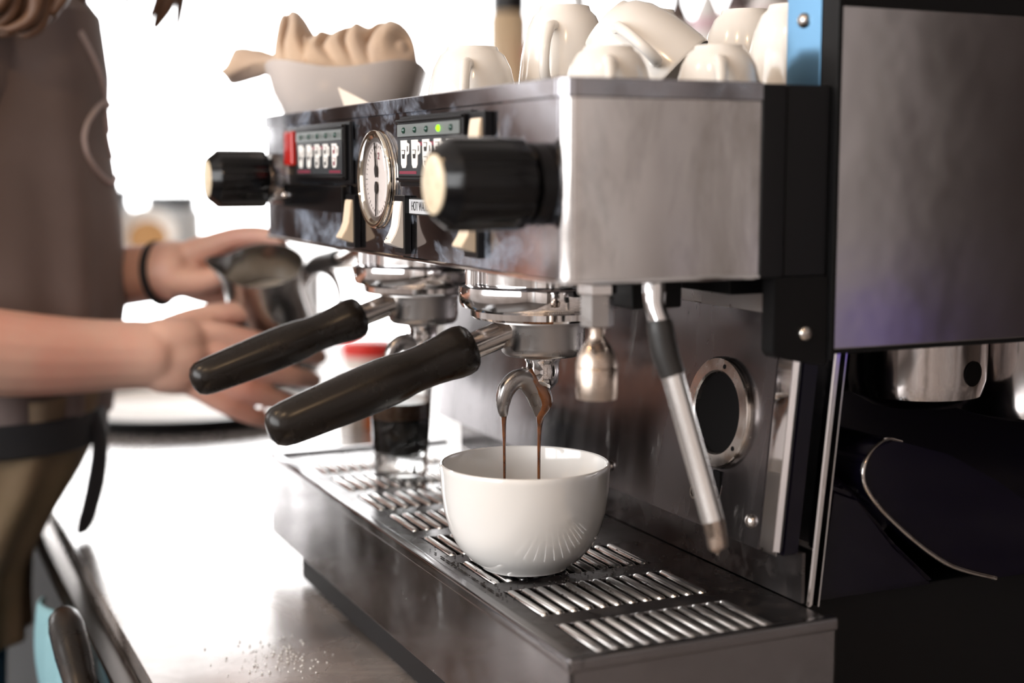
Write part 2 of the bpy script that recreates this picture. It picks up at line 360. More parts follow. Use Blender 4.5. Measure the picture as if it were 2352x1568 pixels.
# ---------------------------------------------------------------- espresso machine body
em = thing('espresso_machine', (-0.3, 0.15, 0), 'two group stainless espresso machine with black knobs and square edged head', 'espresso machine')
HX0, HY1, HZ0, HZ1 = -0.611, 0.1233, 0.312, 0.421
# head: plan outline with the rounded near corner
def plan(off, y1):
    r = 0.0095
    pts = [(HX0-off, y1), (HX0-off, -off)] + [(x, y) for x, y in arc(-r, r, r+off, -90, 0, 10)] + [(off, y1)]
    return pts
hd = MB(); hd.prism(plan(0, HY1), 'z', HZ0, HZ1, 0.0)
bmesh.ops.remove_doubles(hd.bm, verts=hd.bm.verts, dist=1e-6)
for f in hd.bm.faces:
    f.smooth = True
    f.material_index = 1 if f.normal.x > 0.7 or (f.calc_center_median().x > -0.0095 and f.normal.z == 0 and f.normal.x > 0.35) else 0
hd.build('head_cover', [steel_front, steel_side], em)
st = MB()     # top band standing proud of the cover, and the folded bottom edge
outer = plan(0.0016, HY1); n = len(outer)
def band(m, off, z0, z1, y1=HY1, b=0.0008):
    rows = [[(x, y, z) for x, y in plan(o_, y1)] for o_, z in ((0.0, z0), (off, z0+b), (off, z1-b), (off-b, z1), (-0.02, z1+0.0004))]
    m.grid(rows, False)
band(st, 0.0016, 0.4115, 0.4222); st.build('top_band', steel_front, em)
bt = MB(); band(bt, 0.0014, 0.3112, 0.3140); bt.build('bottom_hem', chrome, em)
MB().box(-0.600, -0.014, 0.02, 0.50, 0.392, 0.402, 0.001).build('cup_warmer_top', steel_tray, em)
# black end blocks
MB().box(-0.03, 0.0012, 0.1236, 0.1400, 0.3118, 0.4216, 0.001).box(-0.03, -0.0005, 0.1415, 0.1716, 0.3118, 0.4216, 0.001).build('black_end_block', black_pl, em)
MB().box(-0.585, -0.01, 0.1236, 0.19, 0.3118, 0.404).build('rear_housing', black_mt, em)
# side bracket
MB().prism([(0.1345, 0.3116), (0.1725, 0.3116), (0.1725, 0.2600), (0.1700, 0.2582), (0.1560, 0.2610), (0.1365, 0.2650), (0.1345, 0.2680)], 'x', -0.012, 0.0010, 0.0006).build('side_bracket', black_mt, em)
# side panel: black frame and satin sheet
fr = MB(); PZ0, PZ1, PY0, PY1 = 0.268, 0.467, 0.1757, 0.56
fr.box(-0.012, 0.0040, 0.1722, PY0, 0.262, 0.495, 0.0008); fr.box(-0.012, 0.0040, PY0, PY1, PZ1, 0.495, 0.0008)
fr.box(-0.012, 0.0040, PY1, PY1+0.004, PZ0, 0.495); fr.box(-0.012, 0.0022, PY0, PY1, PZ0-0.0028, PZ0, 0.0006)
fr.build('side_frame', black_mt, em)
MB().box(-0.006, 0.0020, PY0, PY1, PZ0, PZ1, 0.0008).build('side_panel', steel_panel, em)
MB().box(-0.046, -0.0125, 0.172, 0.1745, 0.4218, 0.494, 0.0006).build('rail_post', M_('post_steel_blue_reflection', (0.13, 0.27, 0.42), 0.3, 1.0), em)  # blue of the reflected window is put into the steel colour
def screw(p, d, r=0.0048, mat=chrome_dirty, par=None, slot=False):
    m = MB(); M = axis_to(p, d)
    m.lathe([(r, 0), (r, 0.0006), (r*0.9, 0.0018), (r*0.62, 0.0030), (r*0.3, 0.0034), (r*0.22, 0.0034), (r*0.2, 0.0022), (0.0001, 0.0022)], M, 24, True, True)
    return m.build('screw', mat, par or em)
screw((-0.0125+0.0, 0.1720, 0.4610) if False else (-0.029, 0.1720, 0.461), (0, -1, 0), 0.0045)
screw((0.0010, 0.1560, 0.2785), (1, 0, 0), 0.0045)
# backsplash, leaning slightly backwards
def BY(z): return 0.166+0.10*(z-0.14)
def slab(x0, x1, z0, z1, t, off=0.0, bev=0.0008):
    m = MB(); m.prism([(BY(z0)+off, z0), (BY(z1)+off, z1), (BY(z1)+off+t, z1), (BY(z0)+off+t, z0)], 'x', x0, x1, bev); return m
slab(-0.611, -0.0555, 0.134, 0.303, 0.004).build('backsplash', steel_splash, em)
slab(-0.0550, -0.0350, 0.134, 0.303, 0.0060, -0.0015, 0.0028).build('backsplash_end_post', chrome, em)
slab(-0.0550, -0.0356, 0.134, 0.303, 0.0125, 0.0046, 0.0012).build('end_post_dark_reflection', blue_black, em)  # dark gloss piece stands in for the dark reflection on the post's side
MB().box(-0.60, -0.037, 0.186, 0.1885, 0.1015, 0.134).build('rear_upstand', steel_grate, em)
MB().prism([(0.1893, 0.099), (0.2100, 0.304), (0.2150, 0.304), (0.1935, 0.099)], 'x', -0.060, -0.0345, 0.001).prism([(0.1965, 0.099), (0.2175, 0.304), (0.2185, 0.304), (0.1975, 0.099)], 'x', -0.060, -0.0335).build('leg_trim', chrome, em)
MB().box(-0.60, -0.0360, 0.128, 0.172, 0.2990, 0.3115, 0.001).build('underside_channel', black_mt, em)
MB().box(-0.60, -0.0450, 0.165, 0.1712, 0.2850, 0.2985, 0.001).build('underside_lip', steel_dull, em)
# round port on the backsplash
def bp(x, z, off=0.0): return (x, BY(z)-off, z)
NRM = (0, -1, 0.10)
PX, PZ = -0.112, 0.2130
rp = MB(); M = axis_to(bp(PX, PZ), NRM)
rp.lathe([(0.0270, -0.001), (0.0270, 0.004), (0.0282, 0.0052), (0.0360, 0.0050), (0.0372, 0.0036), (0.0375, 0.0)], M, 64, False, False)
prt = rp.build('port_ring', chrome_dirty, em)
MB().lathe([(0.0272, 0.0008), (0.0001, 0.0008)], M, 48, False, False).build('port_inner_shade', dark_inside, em)  # dark disc painted in for the shade inside the open port
for a in (80, 200, 320):
    c = M @ Vector((0.0316*math.cos(math.radians(a)), 0.0316*math.sin(math.radians(a)), 0.0048))
    MB().lathe([(0.0016, 0), (0.0016, 0.0006)], axis_to(c, NRM), 12).build('port_hole', dark_inside, em)
mm = MB(); c = axis_to(bp(-0.1335, 0.1550), NRM); mm.lathe([(0.0030, 0), (0.0048, 0), (0.0048, 0.0022), (0.0030, 0.0022)], c, 24, False, False).build('drain_eyelet', chrome_dirty, em)
MB().lathe([(0.003, 0.0004), (0.0001, 0.0004)], c, 16).build('eyelet_hole', dark_inside, em)
MB().box(-0.1130, -0.1045, BY(.166)-0.0010, BY(.166)+0.003, 0.155, 0.1745, 0.0006).build('latch_slot', dark_inside, em)
MB().box(-0.1110, -0.1065, BY(.166)-0.0030, BY(.166)+0.003, 0.158, 0.165, 0.0006).build('latch', chrome_dirty, em)
screw(bp(-0.066, 0.1500), NRM, 0.0047); screw(bp(-0.0620, 0.2690, 0.0), NRM, 0.0047); screw(bp(-0.255, 0.150), NRM, 0.0042)
# dark body side under the side panel, boilers and moulded skirt
MB().prism([(0.1990, 0.099), (0.2200, 0.262), (0.62, 0.262), (0.62, 0.099)], 'x', -0.30, -0.130, 0.001).build('inner_bay', blue_black, em)
sk = MB(); sk.prism([(0.1985, 0.099), (0.2085, 0.175), (0.232, 0.166), (0.262, 0.132), (0.300, 0.099)], 'x', -0.130, -0.0400, 0.004, 3)
sk.build('moulded_skirt', blue_black, em)
# curved splash lip
cv = MB(); cpts = [(-0.05, 0.272, 0.196), (-0.042, 0.252, 0.200), (-0.036, 0.233, 0.190), (-0.034, 0.232, 0.172), (-0.034, 0.258, 0.145), (-0.034, 0.300, 0.115), (-0.036, 0.345, 0.099)]
cv.tube(cpts, 0.0016, 10, 8); cv.build('curved_edge_trim', chrome_dirty, em)
sp2 = []
for k in range(len(cpts)-1):
    a, b, c, d = (Vector(cpts[max(k-1, 0)]), Vector(cpts[k]), Vector(cpts[k+1]), Vector(cpts[min(k+2, len(cpts)-1)]))
    for q in range(5):
        t_ = q/5; v = 0.5*((2*b)+(c-a)*t_+(2*a-5*b+4*c-d)*t_*t_+(3*b-a-3*c+d)*t_**3); sp2.append((v.y, v.z))
sp2.append((cpts[-1][1], cpts[-1][2]))
ck = MB(); ck.prism(sp2[::-1]+[(0.300, 0.188), (0.345, 0.165), (0.400, 0.130), (0.400, 0.099)], 'x', -0.128, -0.036, 0.0)
ck.build('curved_hood', blue_black, em)
dm = MB(); dm.lathe([(0.030*math.sin(PI*k/16)+0.0001, 0.030*-math.cos(PI*k/16)) for k in range(17)], T(-0.075, 0.248, 0.150) @ Matrix.Scale(1.25, 4, (0, 1, 0)), 32).build('pump_dome', blue_black, em)
b1 = MB(); b1.lathe([(0.0001, 0.2120), (0.030, 0.2140), (0.0440, 0.2220), (0.0470, 0.2330), (0.0470, 0.30)], T(-0.085, 0.312, 0), 48).build('boiler', steel_panel, em)
MB().lathe([(0.0085, 0), (0.0085, 0.001)], axis_to((-0.0395, 0.321, 0.2395), (1, 0.2, -0.05)), 24).build('boiler_hole', dark_inside, em)
MB().lathe([(0.0001, 0.1960), (0.040, 0.1970), (0.0580, 0.2020), (0.0600, 0.2100), (0.0600, 0.30)], T(-0.090, 0.428, 0), 48).build('boiler', steel_panel, em)
screw((-0.0320, 0.4150, 0.2180), (1, -0.2, 0), 0.0052)
MB().lathe([(0.0042, 0), (0.0065, 0), (0.0065, 0.004), (0.0042, 0.004)], axis_to((-0.1300, 0.266, 0.160), (1, 0, 0)), 24, False, False).build('pipe_stub', chrome_dirty, em)
MB().box(-0.56, -0.050, 0.20, 0.60, 0.012, 0.0985, 0.002).build('base_plinth', black_mt, em)
for x in (-0.53, -0.08):
    for y in (0.045, 0.30):
        MB().lathe([(0.020, 0.0), (0.021, 0.004), (0.017, 0.012), (0.016, 0.0262)], T(x, y, 0), 28).build('foot', black_pl, em)
MB().box(-0.550, -0.02, 0.0085, 0.16, 0.004, 0.0255, 0.001).build('tray_support', black_mt, em)

# ---------------------------------------------------------------- head controls
def knob(x, z):
    k = MB(); M = axis_to((x, 0.0, z), (0, -1, 0))
    def rf(t):
        a = (t*8) % 1.0; return 1.0 - 0.030*(1-abs(2*a-1))**0.5 - (0.05 if 0.40 < a < 0.60 else 0)
    k.lathe([(0.0205, 0.012), (0.0248, 0.0130), (0.0254, 0.016), (0.0254, 0.0540), (0.0248, 0.0565)], M, 96, False, False, True, rf)
    k.lathe([(0.0246, 0.0560), (0.0190, 0.0632), (0.0178, 0.0642), (0.0176, 0.0637), (0.0001, 0.0632)], M, 8*4, False, True, True)
    o = k.build('steam_knob', black_gl, em)
    MB().lathe([(0.0162, 0.0635), (0.0160, 0.0645), (0.0150, 0.0649), (0.0001, 0.0649)], M, 40, False, True).build('knob_cap', knob_face, o)
    MB().lathe([(0.0225, 0.0005), (0.0225, 0.0090), (0.0150, 0.0095), (0.0150, 0.0125)], M, 40, True, True).build('collar', black_pl if x > -0.3 else chrome_dirty, o)
    return o
knob(-0.0290, 0.3655); knob(-0.5730, 0.3655)

def mug_icon(m, x, z, y, w=0.0125, h=0.018):
    m.mat(0); m.prism([(x-w*.5, z+h/2), (x+w*.5, z+h/2), (x+w*.42, z-h*.38), (x+w*.25, z-h/2), (x-w*.25, z-h/2), (x-w*.42, z-h*.38)], 'y', y-0.0003, y)
    m.prism([(x+w*.5, z+h*.42), (x+w*.85, z+h*.36), (x+w*.80, z+h*.02), (x+w*.5, z-h*.04), (x+w*.5, z+h*.08), (x+w*.66, z+h*.10), (x+w*.66, z+h*.28), (x+w*.5, z+h*.30)], 'y', y-0.0003, y)
def keypad(x0, x1, z0, z1, lit, red):
    k = MB(); k.box(x0, x1, -0.0030, -0.0002, z0, z1, 0.001)
    k.box(x0+0.005, x1-0.005, -0.0062, -0.0028, z0+0.003, z1-0.002, 0.0012)
    k.box(x0+0.005, x1-0.005, -0.0078, -0.0060, z0+0.004, z0+0.0062, 0.0006)
    k.box(x0+0.005, x1-0.005, -0.0078, -0.0060, z1-0.0045, z1-0.0025, 0.0006)
    o = k.build('keypad', black_pl, em)
    fx0, fx1, fz0, fz1 = x0+0.007, x1-0.009, z0+0.0075, z1-0.006
    MB().box(fx0, fx1, -0.0070, -0.0061, fz1-0.008, fz1).build('led_strip', M_('grey_led_strip', (0.16, 0.18, 0.18), 0.3), o)
    MB().box(fx0, fx1, -0.0066, -0.0061, fz0, fz1-0.0088).build('keypad_face', grey_face, o)
    w = (fx1-fx0)
    for i in range(5):
        lx = fx0+w*(0.12+0.19*i)
        l = MB().lathe([(0.0022, 0), (0.0020, 0.0009), (0.0010, 0.0016), (0.0001, 0.0018)], axis_to((lx, -0.0070, fz1-0.004), (0, -1, 0)), 14, False, True).build('indicator_light', led_on if i == lit else led_off, o)
        if i == lit: l['label'] = 'lit green indicator light'
    zc = fz0+(fz1-fz0)*0.42
    cups = MB(); dk = MB()
    for i in range(5):
        lx = fx0+w*(0.11+0.185*i)
        cups = MB(); mug_icon(cups, lx, zc, -0.0066, 0.0125, 0.0185)
        c = cups.build('cup_symbol', white_print, o)
        dk = MB()
        n_ = 1 if i < 2 else 2
        for j in range(n_):
            zz = zc + (0 if n_ == 1 else (0.0045 if j == 0 else -0.0045))
            dk.prism([(lx-.0036, zz+.0028), (lx+.0030, zz+.0028), (lx+.0018, zz-.0030), (lx-.0022, zz-.0030)], 'y', -0.0072, -0.0069)
            dk.mat(1); dk.prism([(lx-.0030, zz+.0023), (lx+.0024, zz+.0023), (lx+.0020, zz-.0000), (lx-.0026, zz-.0000)], 'y', -0.0074, -0.0071); dk.mat(0)
        dk.build('symbol_detail', [ink if not (red and i == 4) else red_print, white_print], c)
    rp_ = MB()
    rp_.box(fx0+w*0.25, fx0+w*0.72, -0.0068, -0.0065, fz1-0.0145, fz1-0.0120)
    rp_.box(fx0+w*0.03, fx0+w*0.32, -0.0068, -0.0065, fz0+0.001, fz0+0.0030); rp_.box(fx0+w*0.74, fx0+w*0.97, -0.0068, -0.0065, fz0+0.001, fz0+0.0030)
    rp_.build('red_lettering', red_print, o)
    return o
keypad(-0.4980, -0.3580, 0.3625, 0.4100, -1, True)
keypad(-0.2490, -0.1220, 0.3620, 0.4095, 3, False)
MB().box(-0.5300, -0.3640, -0.0085, -0.0002, 0.3405, 0.3620, 0.002).build('lower_control_box', black_gl, em)
screw((-0.520, -0.0085, 0.352), (0, -1, 0), 0.0025, chrome)
MB().box(-0.5310, -0.4985, -0.0030, -0.0002, 0.3620, 0.4095, 0.001).build('lamp_housing', black_pl, em)
MB().box(-0.5270, -0.5020, -0.0080, -0.0028, 0.3770, 0.4060, 0.002, 3).build('power_lamp', red_lamp, em)

# pressure gauge
ga = MB(); GM = axis_to((-0.2990, 0.0, 0.3665), (0, -1, 0))
GB = GM @ Matrix.Diagonal((1, 1, 0.62, 1))
ga.lathe([(0.0352, 0.0), (0.0356, 0.0012), (0.0352, 0.0028), (0.0338, 0.0032)], GB, 72, False, False)
ga.lathe([(0.0338, 0.0032), (0.0352, 0.0036), (0.0356, 0.0056), (0.0352, 0.0080), (0.0344, 0.0094), (0.0334, 0.0098), (0.0322, 0.0092), (0.0318, 0.0070), (0.0300, 0.0050)], GB, 72, False, False)
gg = ga.build('pressure_gauge', gold, em)
MB().lathe([(0.0310, 0.0015), (0.0305, 0.0030), (0.0270, 0.0032), (0.0268, 0.0015)], GM, 60, False, False).build('inner_ring', steel_dull, gg)
MB().lathe([(0.0316, 0.0016), (0.0001, 0.0016)], GM, 60, False, False).build('dial_face', dial_m, gg)
def needle(a, dz):
    m = MB(); R = GM @ T(0, dz, 0.0026) @ Rz(a)
    t = bmesh.new()
    pts = [(-.0012, -.003), (-.0026, 0.000), (-.0026, .0035), (-.001, .006), (-.0006, .022), (.0006, .022), (.001, .006), (.0026, .0035), (.0026, 0), (.0012, -.003)]
    A = [t.verts.new((x, y, 0)) for x, y in pts]; B = [t.verts.new((x, y, 0.0007)) for x, y in pts]
    t.faces.new(A[::-1]); t.faces.new(B)
    for i in range(len(pts)): t.faces.new((A[i], A[(i+1) % len(pts)], B[(i+1) % len(pts)], B[i]))
    m.merge(t, R); m.build('needle', ink, gg)
up_sign = 1 if (GM.to_3x3() @ Vector((0, 1, 0))).z > 0 else -1
needle((0 if up_sign > 0 else PI)+0.12, 0.0045*up_sign); needle((PI if up_sign > 0 else 0)-0.05, -0.0045*up_sign)
tk = MB()
for k in range(40):
    a = 2*PI*k/40; l = 0.0035 if k % 5 == 0 else 0.0018
    t = bmesh.new(); bmesh.ops.create_cube(t, size=1)
    for v in t.verts: v.co = Vector((v.co.x*l+0.0235, v.co.y*0.0005, v.co.z*0.0002))
    tk.merge(t, GM @ T(0, 0, 0.0018) @ Rz(a))
tk.build('dial_marks', ink, gg)
def text(name, s, size, loc, rot, mat, par, ext=0.00015, sx=1.0):
    c = bpy.data.curves.new(name, 'FONT'); c.body = s; c.size = size; c.extrude = ext; c.align_x = 'CENTER'; c.align_y = 'CENTER'
    c.materials.append(mat); o = bpy.data.objects.new(name, c); COL.objects.link(o)
    bpy.context.view_layer.update(); me = bpy.data.meshes.new_from_object(o.evaluated_get(bpy.context.evaluated_depsgraph_get()))
    bpy.data.objects.remove(o); o = bpy.data.objects.new(name, me); COL.objects.link(o)
    o.rotation_euler = rot; o.location = Vector(loc)-origin(par); o.scale = (sx, 1, 1); o.parent = par; return o
text('dial_numerals', '1  2', 0.007, (-0.299, -0.0022, 0.383), (PI/2, 0, 0), red_print, gg)
gl = MB(); gl.lathe([(0.0325, 0.0080), (0.0280, 0.0098), (0.018, 0.0112), (0.009, 0.0118), (0.0001, 0.0120)], GM @ Matrix.Diagonal((1, 1, 0.66, 1)), 60, False, True).build('gauge_glass', dial_glass, gg)

# rocker switches
def rocker(x, z, mat, flip=1, w=0.0150, h=0.0450, mark=False, out=0.0125):
    s = MB(); s.box(x-w/2-0.003, x+w/2+0.003, -0.0050, -0.0002, z-h/2, z+h/2, 0.0008)
    o = s.build('switch_housing', black_pl, em)
    def Q(t): return z+flip*t*h
    prof = [(-0.0045, Q(0.40)), (-0.0062, Q(0.40)), (-0.0070, Q(0.30)), (-0.0078, Q(0.12)), (-0.0086, Q(-0.02)), (-0.0105, Q(-0.15)), (-out-0.001, Q(-0.27)), (-out-0.0018, Q(-0.30)), (-out-0.0006, Q(-0.335)), (-0.0045, Q(-0.41))]
    MB().prism(prof, 'x', x-w/2, x+w/2, 0.0005).build('rocker', mat, o)
    if mark: text('switch_mark', ':-', 0.007, (x-0.002, -out-0.0015, Q(-0.22)), (PI/2-0.35, 0, 0), ink, o)
    return o
rocker(-0.3540, 0.3350, cream, 1, 0.0150, 0.0400)
rocker(-0.2450, 0.3360, white_pl, 1, 0.0150, 0.0400, True)
rocker(-0.1190, 0.3390, cream, 1, 0.0160, 0.0380)
rocker(-0.1080, 0.3870, cream, 1, 0.0160, 0.0420)
lb = MB().box(-0.2350, -0.1500, -0.0014, -0.0002, 0.3430, 0.3545, 0.0004).build('label_border', ink, em)
MB().box(-0.2340, -0.1510, -0.0018, -0.0013, 0.3440, 0.3535).build('label_plate', M_('grey_white_label', (0.55, 0.57, 0.60), 0.4), lb)
text('label_text', 'HOT WATER', 0.0088, (-0.2125, -0.0019, 0.3487), (PI/2, 0, 0), ink, lb, 0.0001, 0.66)

# ---------------------------------------------------------------- group heads (parts of the machine)
def group_head(cx, cy):
    M = T(cx, cy, 0)
    g = MB()
    g.lathe([(0.044, 0.3120), (0.044, 0.2975)], M, 56, False, False)
    g.lathe([(0.040, 0.2970), (0.0545, 0.2972), (0.0568, 0.2960), (0.0572, 0.2930), (0.0565, 0.2850), (0.0550, 0.2822), (0.0470, 0.2810)], M, 72, True, False)
    o = g.build('group_head', chrome, em)
    MB().lathe([(0.0480, 0.2812), (0.0490, 0.2800), (0.0488, 0.2760), (0.0470, 0.2745), (0.030, 0.2742)], M, 72, True, True).build('locking_collar', chrome, o)
    for a in (170, 205, 260):
        p = Vector((cx+0.0485*math.cos(math.radians(a)), cy+0.0485*math.sin(math.radians(a)), 0))
        MB().lathe([(0.0052, 0.2972), (0.0052, 0.3118)], T(*p), 20).build('group_bolt', chrome, o)
    return o
GX = (-0.183, -0.410); GY = 0.075
for gx in GX: group_head(gx, GY)

# hot water outlet
hw = MB(); hx, hy = -0.050, 0.0460
hex6 = lambda t: 1.0
hw.lathe([(0.0085, 0.3112), (0.0085, 0.3070)], T(hx, hy, 0), 24)
hw.lathe([(0.0105, 0.3080), (0.0118, 0.3070), (0.0118, 0.3020), (0.0105, 0.3010)], T(hx, hy, 0) @ Rz(0.3), 6, True, True, False)
o = hw.build('hot_water_outlet', chrome, em)
MB().lathe([(0.0098, 0.3010), (0.0098, 0.2830), (0.0085, 0.2822)], T(hx, hy, 0) @ Rz(0.25), 6, True, True, False).build('hex_fitting', steel_dull, o)
MB().lathe([(0.0048, 0.2825), (0.0046, 0.2780), (0.0052, 0.2750), (0.0080, 0.2715), (0.0108, 0.2665), (0.0122, 0.2610), (0.0124, 0.2590), (0.0119, 0.2586), (0.0123, 0.2580), (0.0122, 0.2440), (0.0118, 0.2400), (0.0095, 0.2400), (0.0095, 0.2450), (0.0001, 0.2460)], T(hx, hy, 0), 40).build('bell_nozzle', brassy, o)
MB().tube([(-0.115, 0.085, 0.304), (-0.105, 0.088, 0.296), (-0.090, 0.090, 0.300), (-0.078, 0.090, 0.308)], 0.0045, 14).build('water_pipe', steel_dull, em)
MB().box(-0.105, -0.060, 0.075, 0.110, 0.2900, 0.3115, 0.002).build('valve_block', black_mt, em)

# steam wands (parts)
def wand(P, joint):
    o = MB().tube([P[0], P[1]], [0.0058, 0.0062], 22, 1).build('steam_wand', chrome, em)
    return o
w1 = MB().tube([(-0.031, 0.0730, 0.3110), (-0.0305, 0.0728, 0.303), (-0.029, 0.0725, 0.295), (-0.0262, 0.0745, 0.286)], [0.0065, 0.0068, 0.0060, 0.0062], 24, 6).build('steam_wand', chrome, em)
MB().tube([(-0.0265, 0.0744, 0.2870), (-0.0255, 0.0748, 0.281), (-0.0235, 0.0768, 0.268), (-0.0205, 0.0800, 0.2555)], [0.0070, 0.0078, 0.0080, 0.0074], 24, 4).build('rubber_grip', rubber, w1)
MB().tube([(-0.0207, 0.0797, 0.2568), (-0.010, 0.0905, 0.2058), (-0.0015, 0.0968, 0.1720)], [0.0064, 0.0066, 0.0066], 26, 4).build('wand_tube', M_('satin_wand_steel', (0.92, 0.90, 0.88), 0.26, 1.0), w1)
MB().tube([(-0.0015, 0.0968, 0.1724), (0.0, 0.0980, 0.1650), (0.0012, 0.0988, 0.1570), (0.0014, 0.0990, 0.1560)], [0.0066, 0.0060, 0.0056, 0.0035], 26, 2).build('wand_tip', brassy, w1)
tag(w1, 'near steam wand hanging over the tray')
w2 = MB().tube([(-0.560, 0.082, 0.312), (-0.585, 0.080, 0.300), (-0.600, 0.078, 0.2965), (-0.625, 0.077, 0.290), (-0.650, 0.077, 0.2885)], 0.0052, 18, 6).build('steam_wand', chrome_dirty, em)
MB().tube([(-0.645, 0.077, 0.2887), (-0.665, 0.077, 0.2860), (-0.700, 0.074, 0.2800), (-0.722, 0.072, 0.2740)], [0.0080, 0.0085, 0.0090, 0.0072], 20, 4).build('rubber_grip', rubber, w2)
MB().tube([(-0.720, 0.072, 0.2745), (-0.745, 0.068, 0.250), (-0.760, 0.062, 0.215)], [0.0050, 0.0048, 0.0045], 18, 5).build('wand_tube', chrome, w2)

# ---------------------------------------------------------------- portafilters
def portafilter(cx, label):
    t = thing('portafilter', (cx, GY, 0.27), label, 'portafilter', 'portafilters locked into the group heads')
    M = T(cx, GY, 0)
    MB().lathe([(0.0360, 0.2741), (0.0362, 0.2722), (0.0296, 0.2716), (0.0288, 0.2690), (0.0286, 0.2550), (0.0278, 0.2510), (0.0255, 0.2488), (0.018, 0.2475), (0.0115, 0.2470)], M, 64, True, True).build('filter_basket', steel_dull, t)
    MB().lathe([(0.0125, 0.2478), (0.0122, 0.2450), (0.0112, 0.2435), (0.0114, 0.2380), (0.0106, 0.2300), (0.0070, 0.2262), (0.0050, 0.2240), (0.0001, 0.2238)], M, 32, True, True).build('spout_neck', chrome, t)
    for a in (100,):
        MB().box(cx+0.0, cx+0.030, GY-0.006, GY+0.006, 0.2720, 0.2758, 0.001).build('lug', chrome, t)
    d = Vector((0, -0.945, -0.316)).normalized()
    base = Vector((cx, GY-0.0265, 0.2655))
    def along(s): return base+d*s
    A = axis_to(base, d); K = 1.075
    MB().lathe([(0.0100, -0.003), (0.0092, 0.006), (0.0090, 0.030), (0.0090, 0.036)], A, 28).build('handle_shank', chrome_dirty, t)
    prof = [(0.0060, 0.0260), (0.0140, 0.0262), (0.0162, 0.0285), (0.0171, 0.0330), (0.0168, 0.0390), (0.0156, 0.0460), (0.0147, 0.0540), (0.0144, 0.0620), (0.0147, 0.0690), (0.0157, 0.0760), (0.0164, 0.0860), (0.0164, 0.0980), (0.0160, 0.1120), (0.0154, 0.1270), (0.0148, 0.1400), (0.0143, 0.1490), (0.0132, 0.1550), (0.0105, 0.1592), (0.0060, 0.1612), (0.0001, 0.1617)]
    MB().lathe([(a_, b_*K) for a_, b_ in prof], A, 48, True, True).build('handle', handle_m, t)
    # twin spout: open horn shaped channel
    sp = MB()
    c0 = [(cx, GY-0.0290, 0.2085), (cx, GY-0.0296, 0.2170), (cx, GY-0.0270, 0.2265), (cx, GY-0.0205, 0.2325), (cx, GY-0.0130, 0.2322), (cx, GY-0.0065, 0.2250), (cx, GY-0.0030, 0.2150), (cx, GY-0.0020, 0.2065)]
    sp.tube(c0, [0.0030, 0.0058, 0.0074, 0.0076, 0.0080, 0.0076, 0.0060, 0.0032], 20, 6, True, 0.8)
    sp.build('twin_spout', steel_dull, t)
    MB().tube([(cx, GY-0.0100, 0.2390), (cx, GY-0.0130, 0.2330)], [0.0050, 0.0060], 16, 1).build('spout_joint', chrome_dirty, t)
    return t
pf1 = portafilter(GX[0], 'portafilter with scuffed black handle above the white cup, nearest the camera')
pf2 = portafilter(GX[1], 'portafilter with black handle above the small glass of espresso, further back')

# coffee pouring from the near spout
def stream(name, P, R, label):
    o = MB().tube(P, R, 12, 6).build(name, stream_m); return tag(o, label, 'coffee')
sx = GX[0]
stream('coffee_stream', [(sx, GY-0.0290, 0.2095), (sx, GY-0.0290, 0.2030), (sx, GY-0.0287, 0.190), (sx, GY-0.0285, 0.170), (sx, GY-0.0285, 0.114)], [0.0022, 0.0016, 0.0011, 0.0010, 0.0008], 'thin stream of espresso falling from left tip of the spout')
stream('coffee_stream', [(sx+0.002, GY-0.0115, 0.2395), (sx+0.0035, GY-0.0080, 0.2335), (sx+0.0042, GY-0.0020, 0.2250), (sx+0.0038, GY+0.0012, 0.2160), (sx+0.0010, GY-0.0018, 0.2075), (sx, GY-0.0022, 0.199), (sx, GY-0.0026, 0.182), (sx, GY-0.0028, 0.114)], [0.0030, 0.0044, 0.0050, 0.0046, 0.0030, 0.0018, 0.0012, 0.0008], 'thicker brown espresso stream falling from right side of the spout')

# ---------------------------------------------------------------- white cup on the grate
def handle_cup(m, r, h, ang, M, t=0.0035, big=1.0):
    """loop handle on the side of a cup"""
    ca, sa = math.cos(ang), math.sin(ang)
    P = [(r*0.93, h*0.86), (r*1.22, h*0.90), (r*1.45*big, h*0.72), (r*1.36*big, h*0.46), (r*1.05, h*0.30), (r*0.80, h*0.27)]
    pts = [M @ Vector((ca*a, sa*a, b)) for a, b in P]
    m.tube(pts, [t*1.3, t*1.15, t, t, t*1.1, t*1.4], 14, 6, True, 1.5)
CUPZ = TZ+0.0016
wc = thing('cappuccino_cup', (-0.1835, 0.0620, CUPZ), 'large white ceramic cup on the drip tray catching the pouring espresso', 'cup')
pr = [(0.0001, 0.0012), (0.0265, 0.0012), (0.0275, 0.0), (0.0300, 0.0), (0.0312, 0.0018), (0.0390, 0.0070), (0.0468, 0.0160), (0.0522, 0.0270), (0.0556, 0.0400), (0.0574, 0.0540), (0.0582, 0.0680), (0.0583, 0.0705), (0.0578, 0.0718), (0.0568, 0.0722), (0.0558, 0.0716), (0.0552, 0.0700), (0.0546, 0.0560), (0.0525, 0.0400), (0.0470, 0.0240), (0.0370, 0.0120), (0.0200, 0.0070), (0.0001, 0.0064)]
MB().lathe(pr, T(-0.1835, 0.0620, CUPZ), 96, True, True).build('cup_body', ceramic, wc)
MB().lathe([(0.0375, 0.0140), (0.0001, 0.0140)], T(-0.1835, 0.0620, CUPZ), 48, False, False).build('coffee_surface', crema, wc)

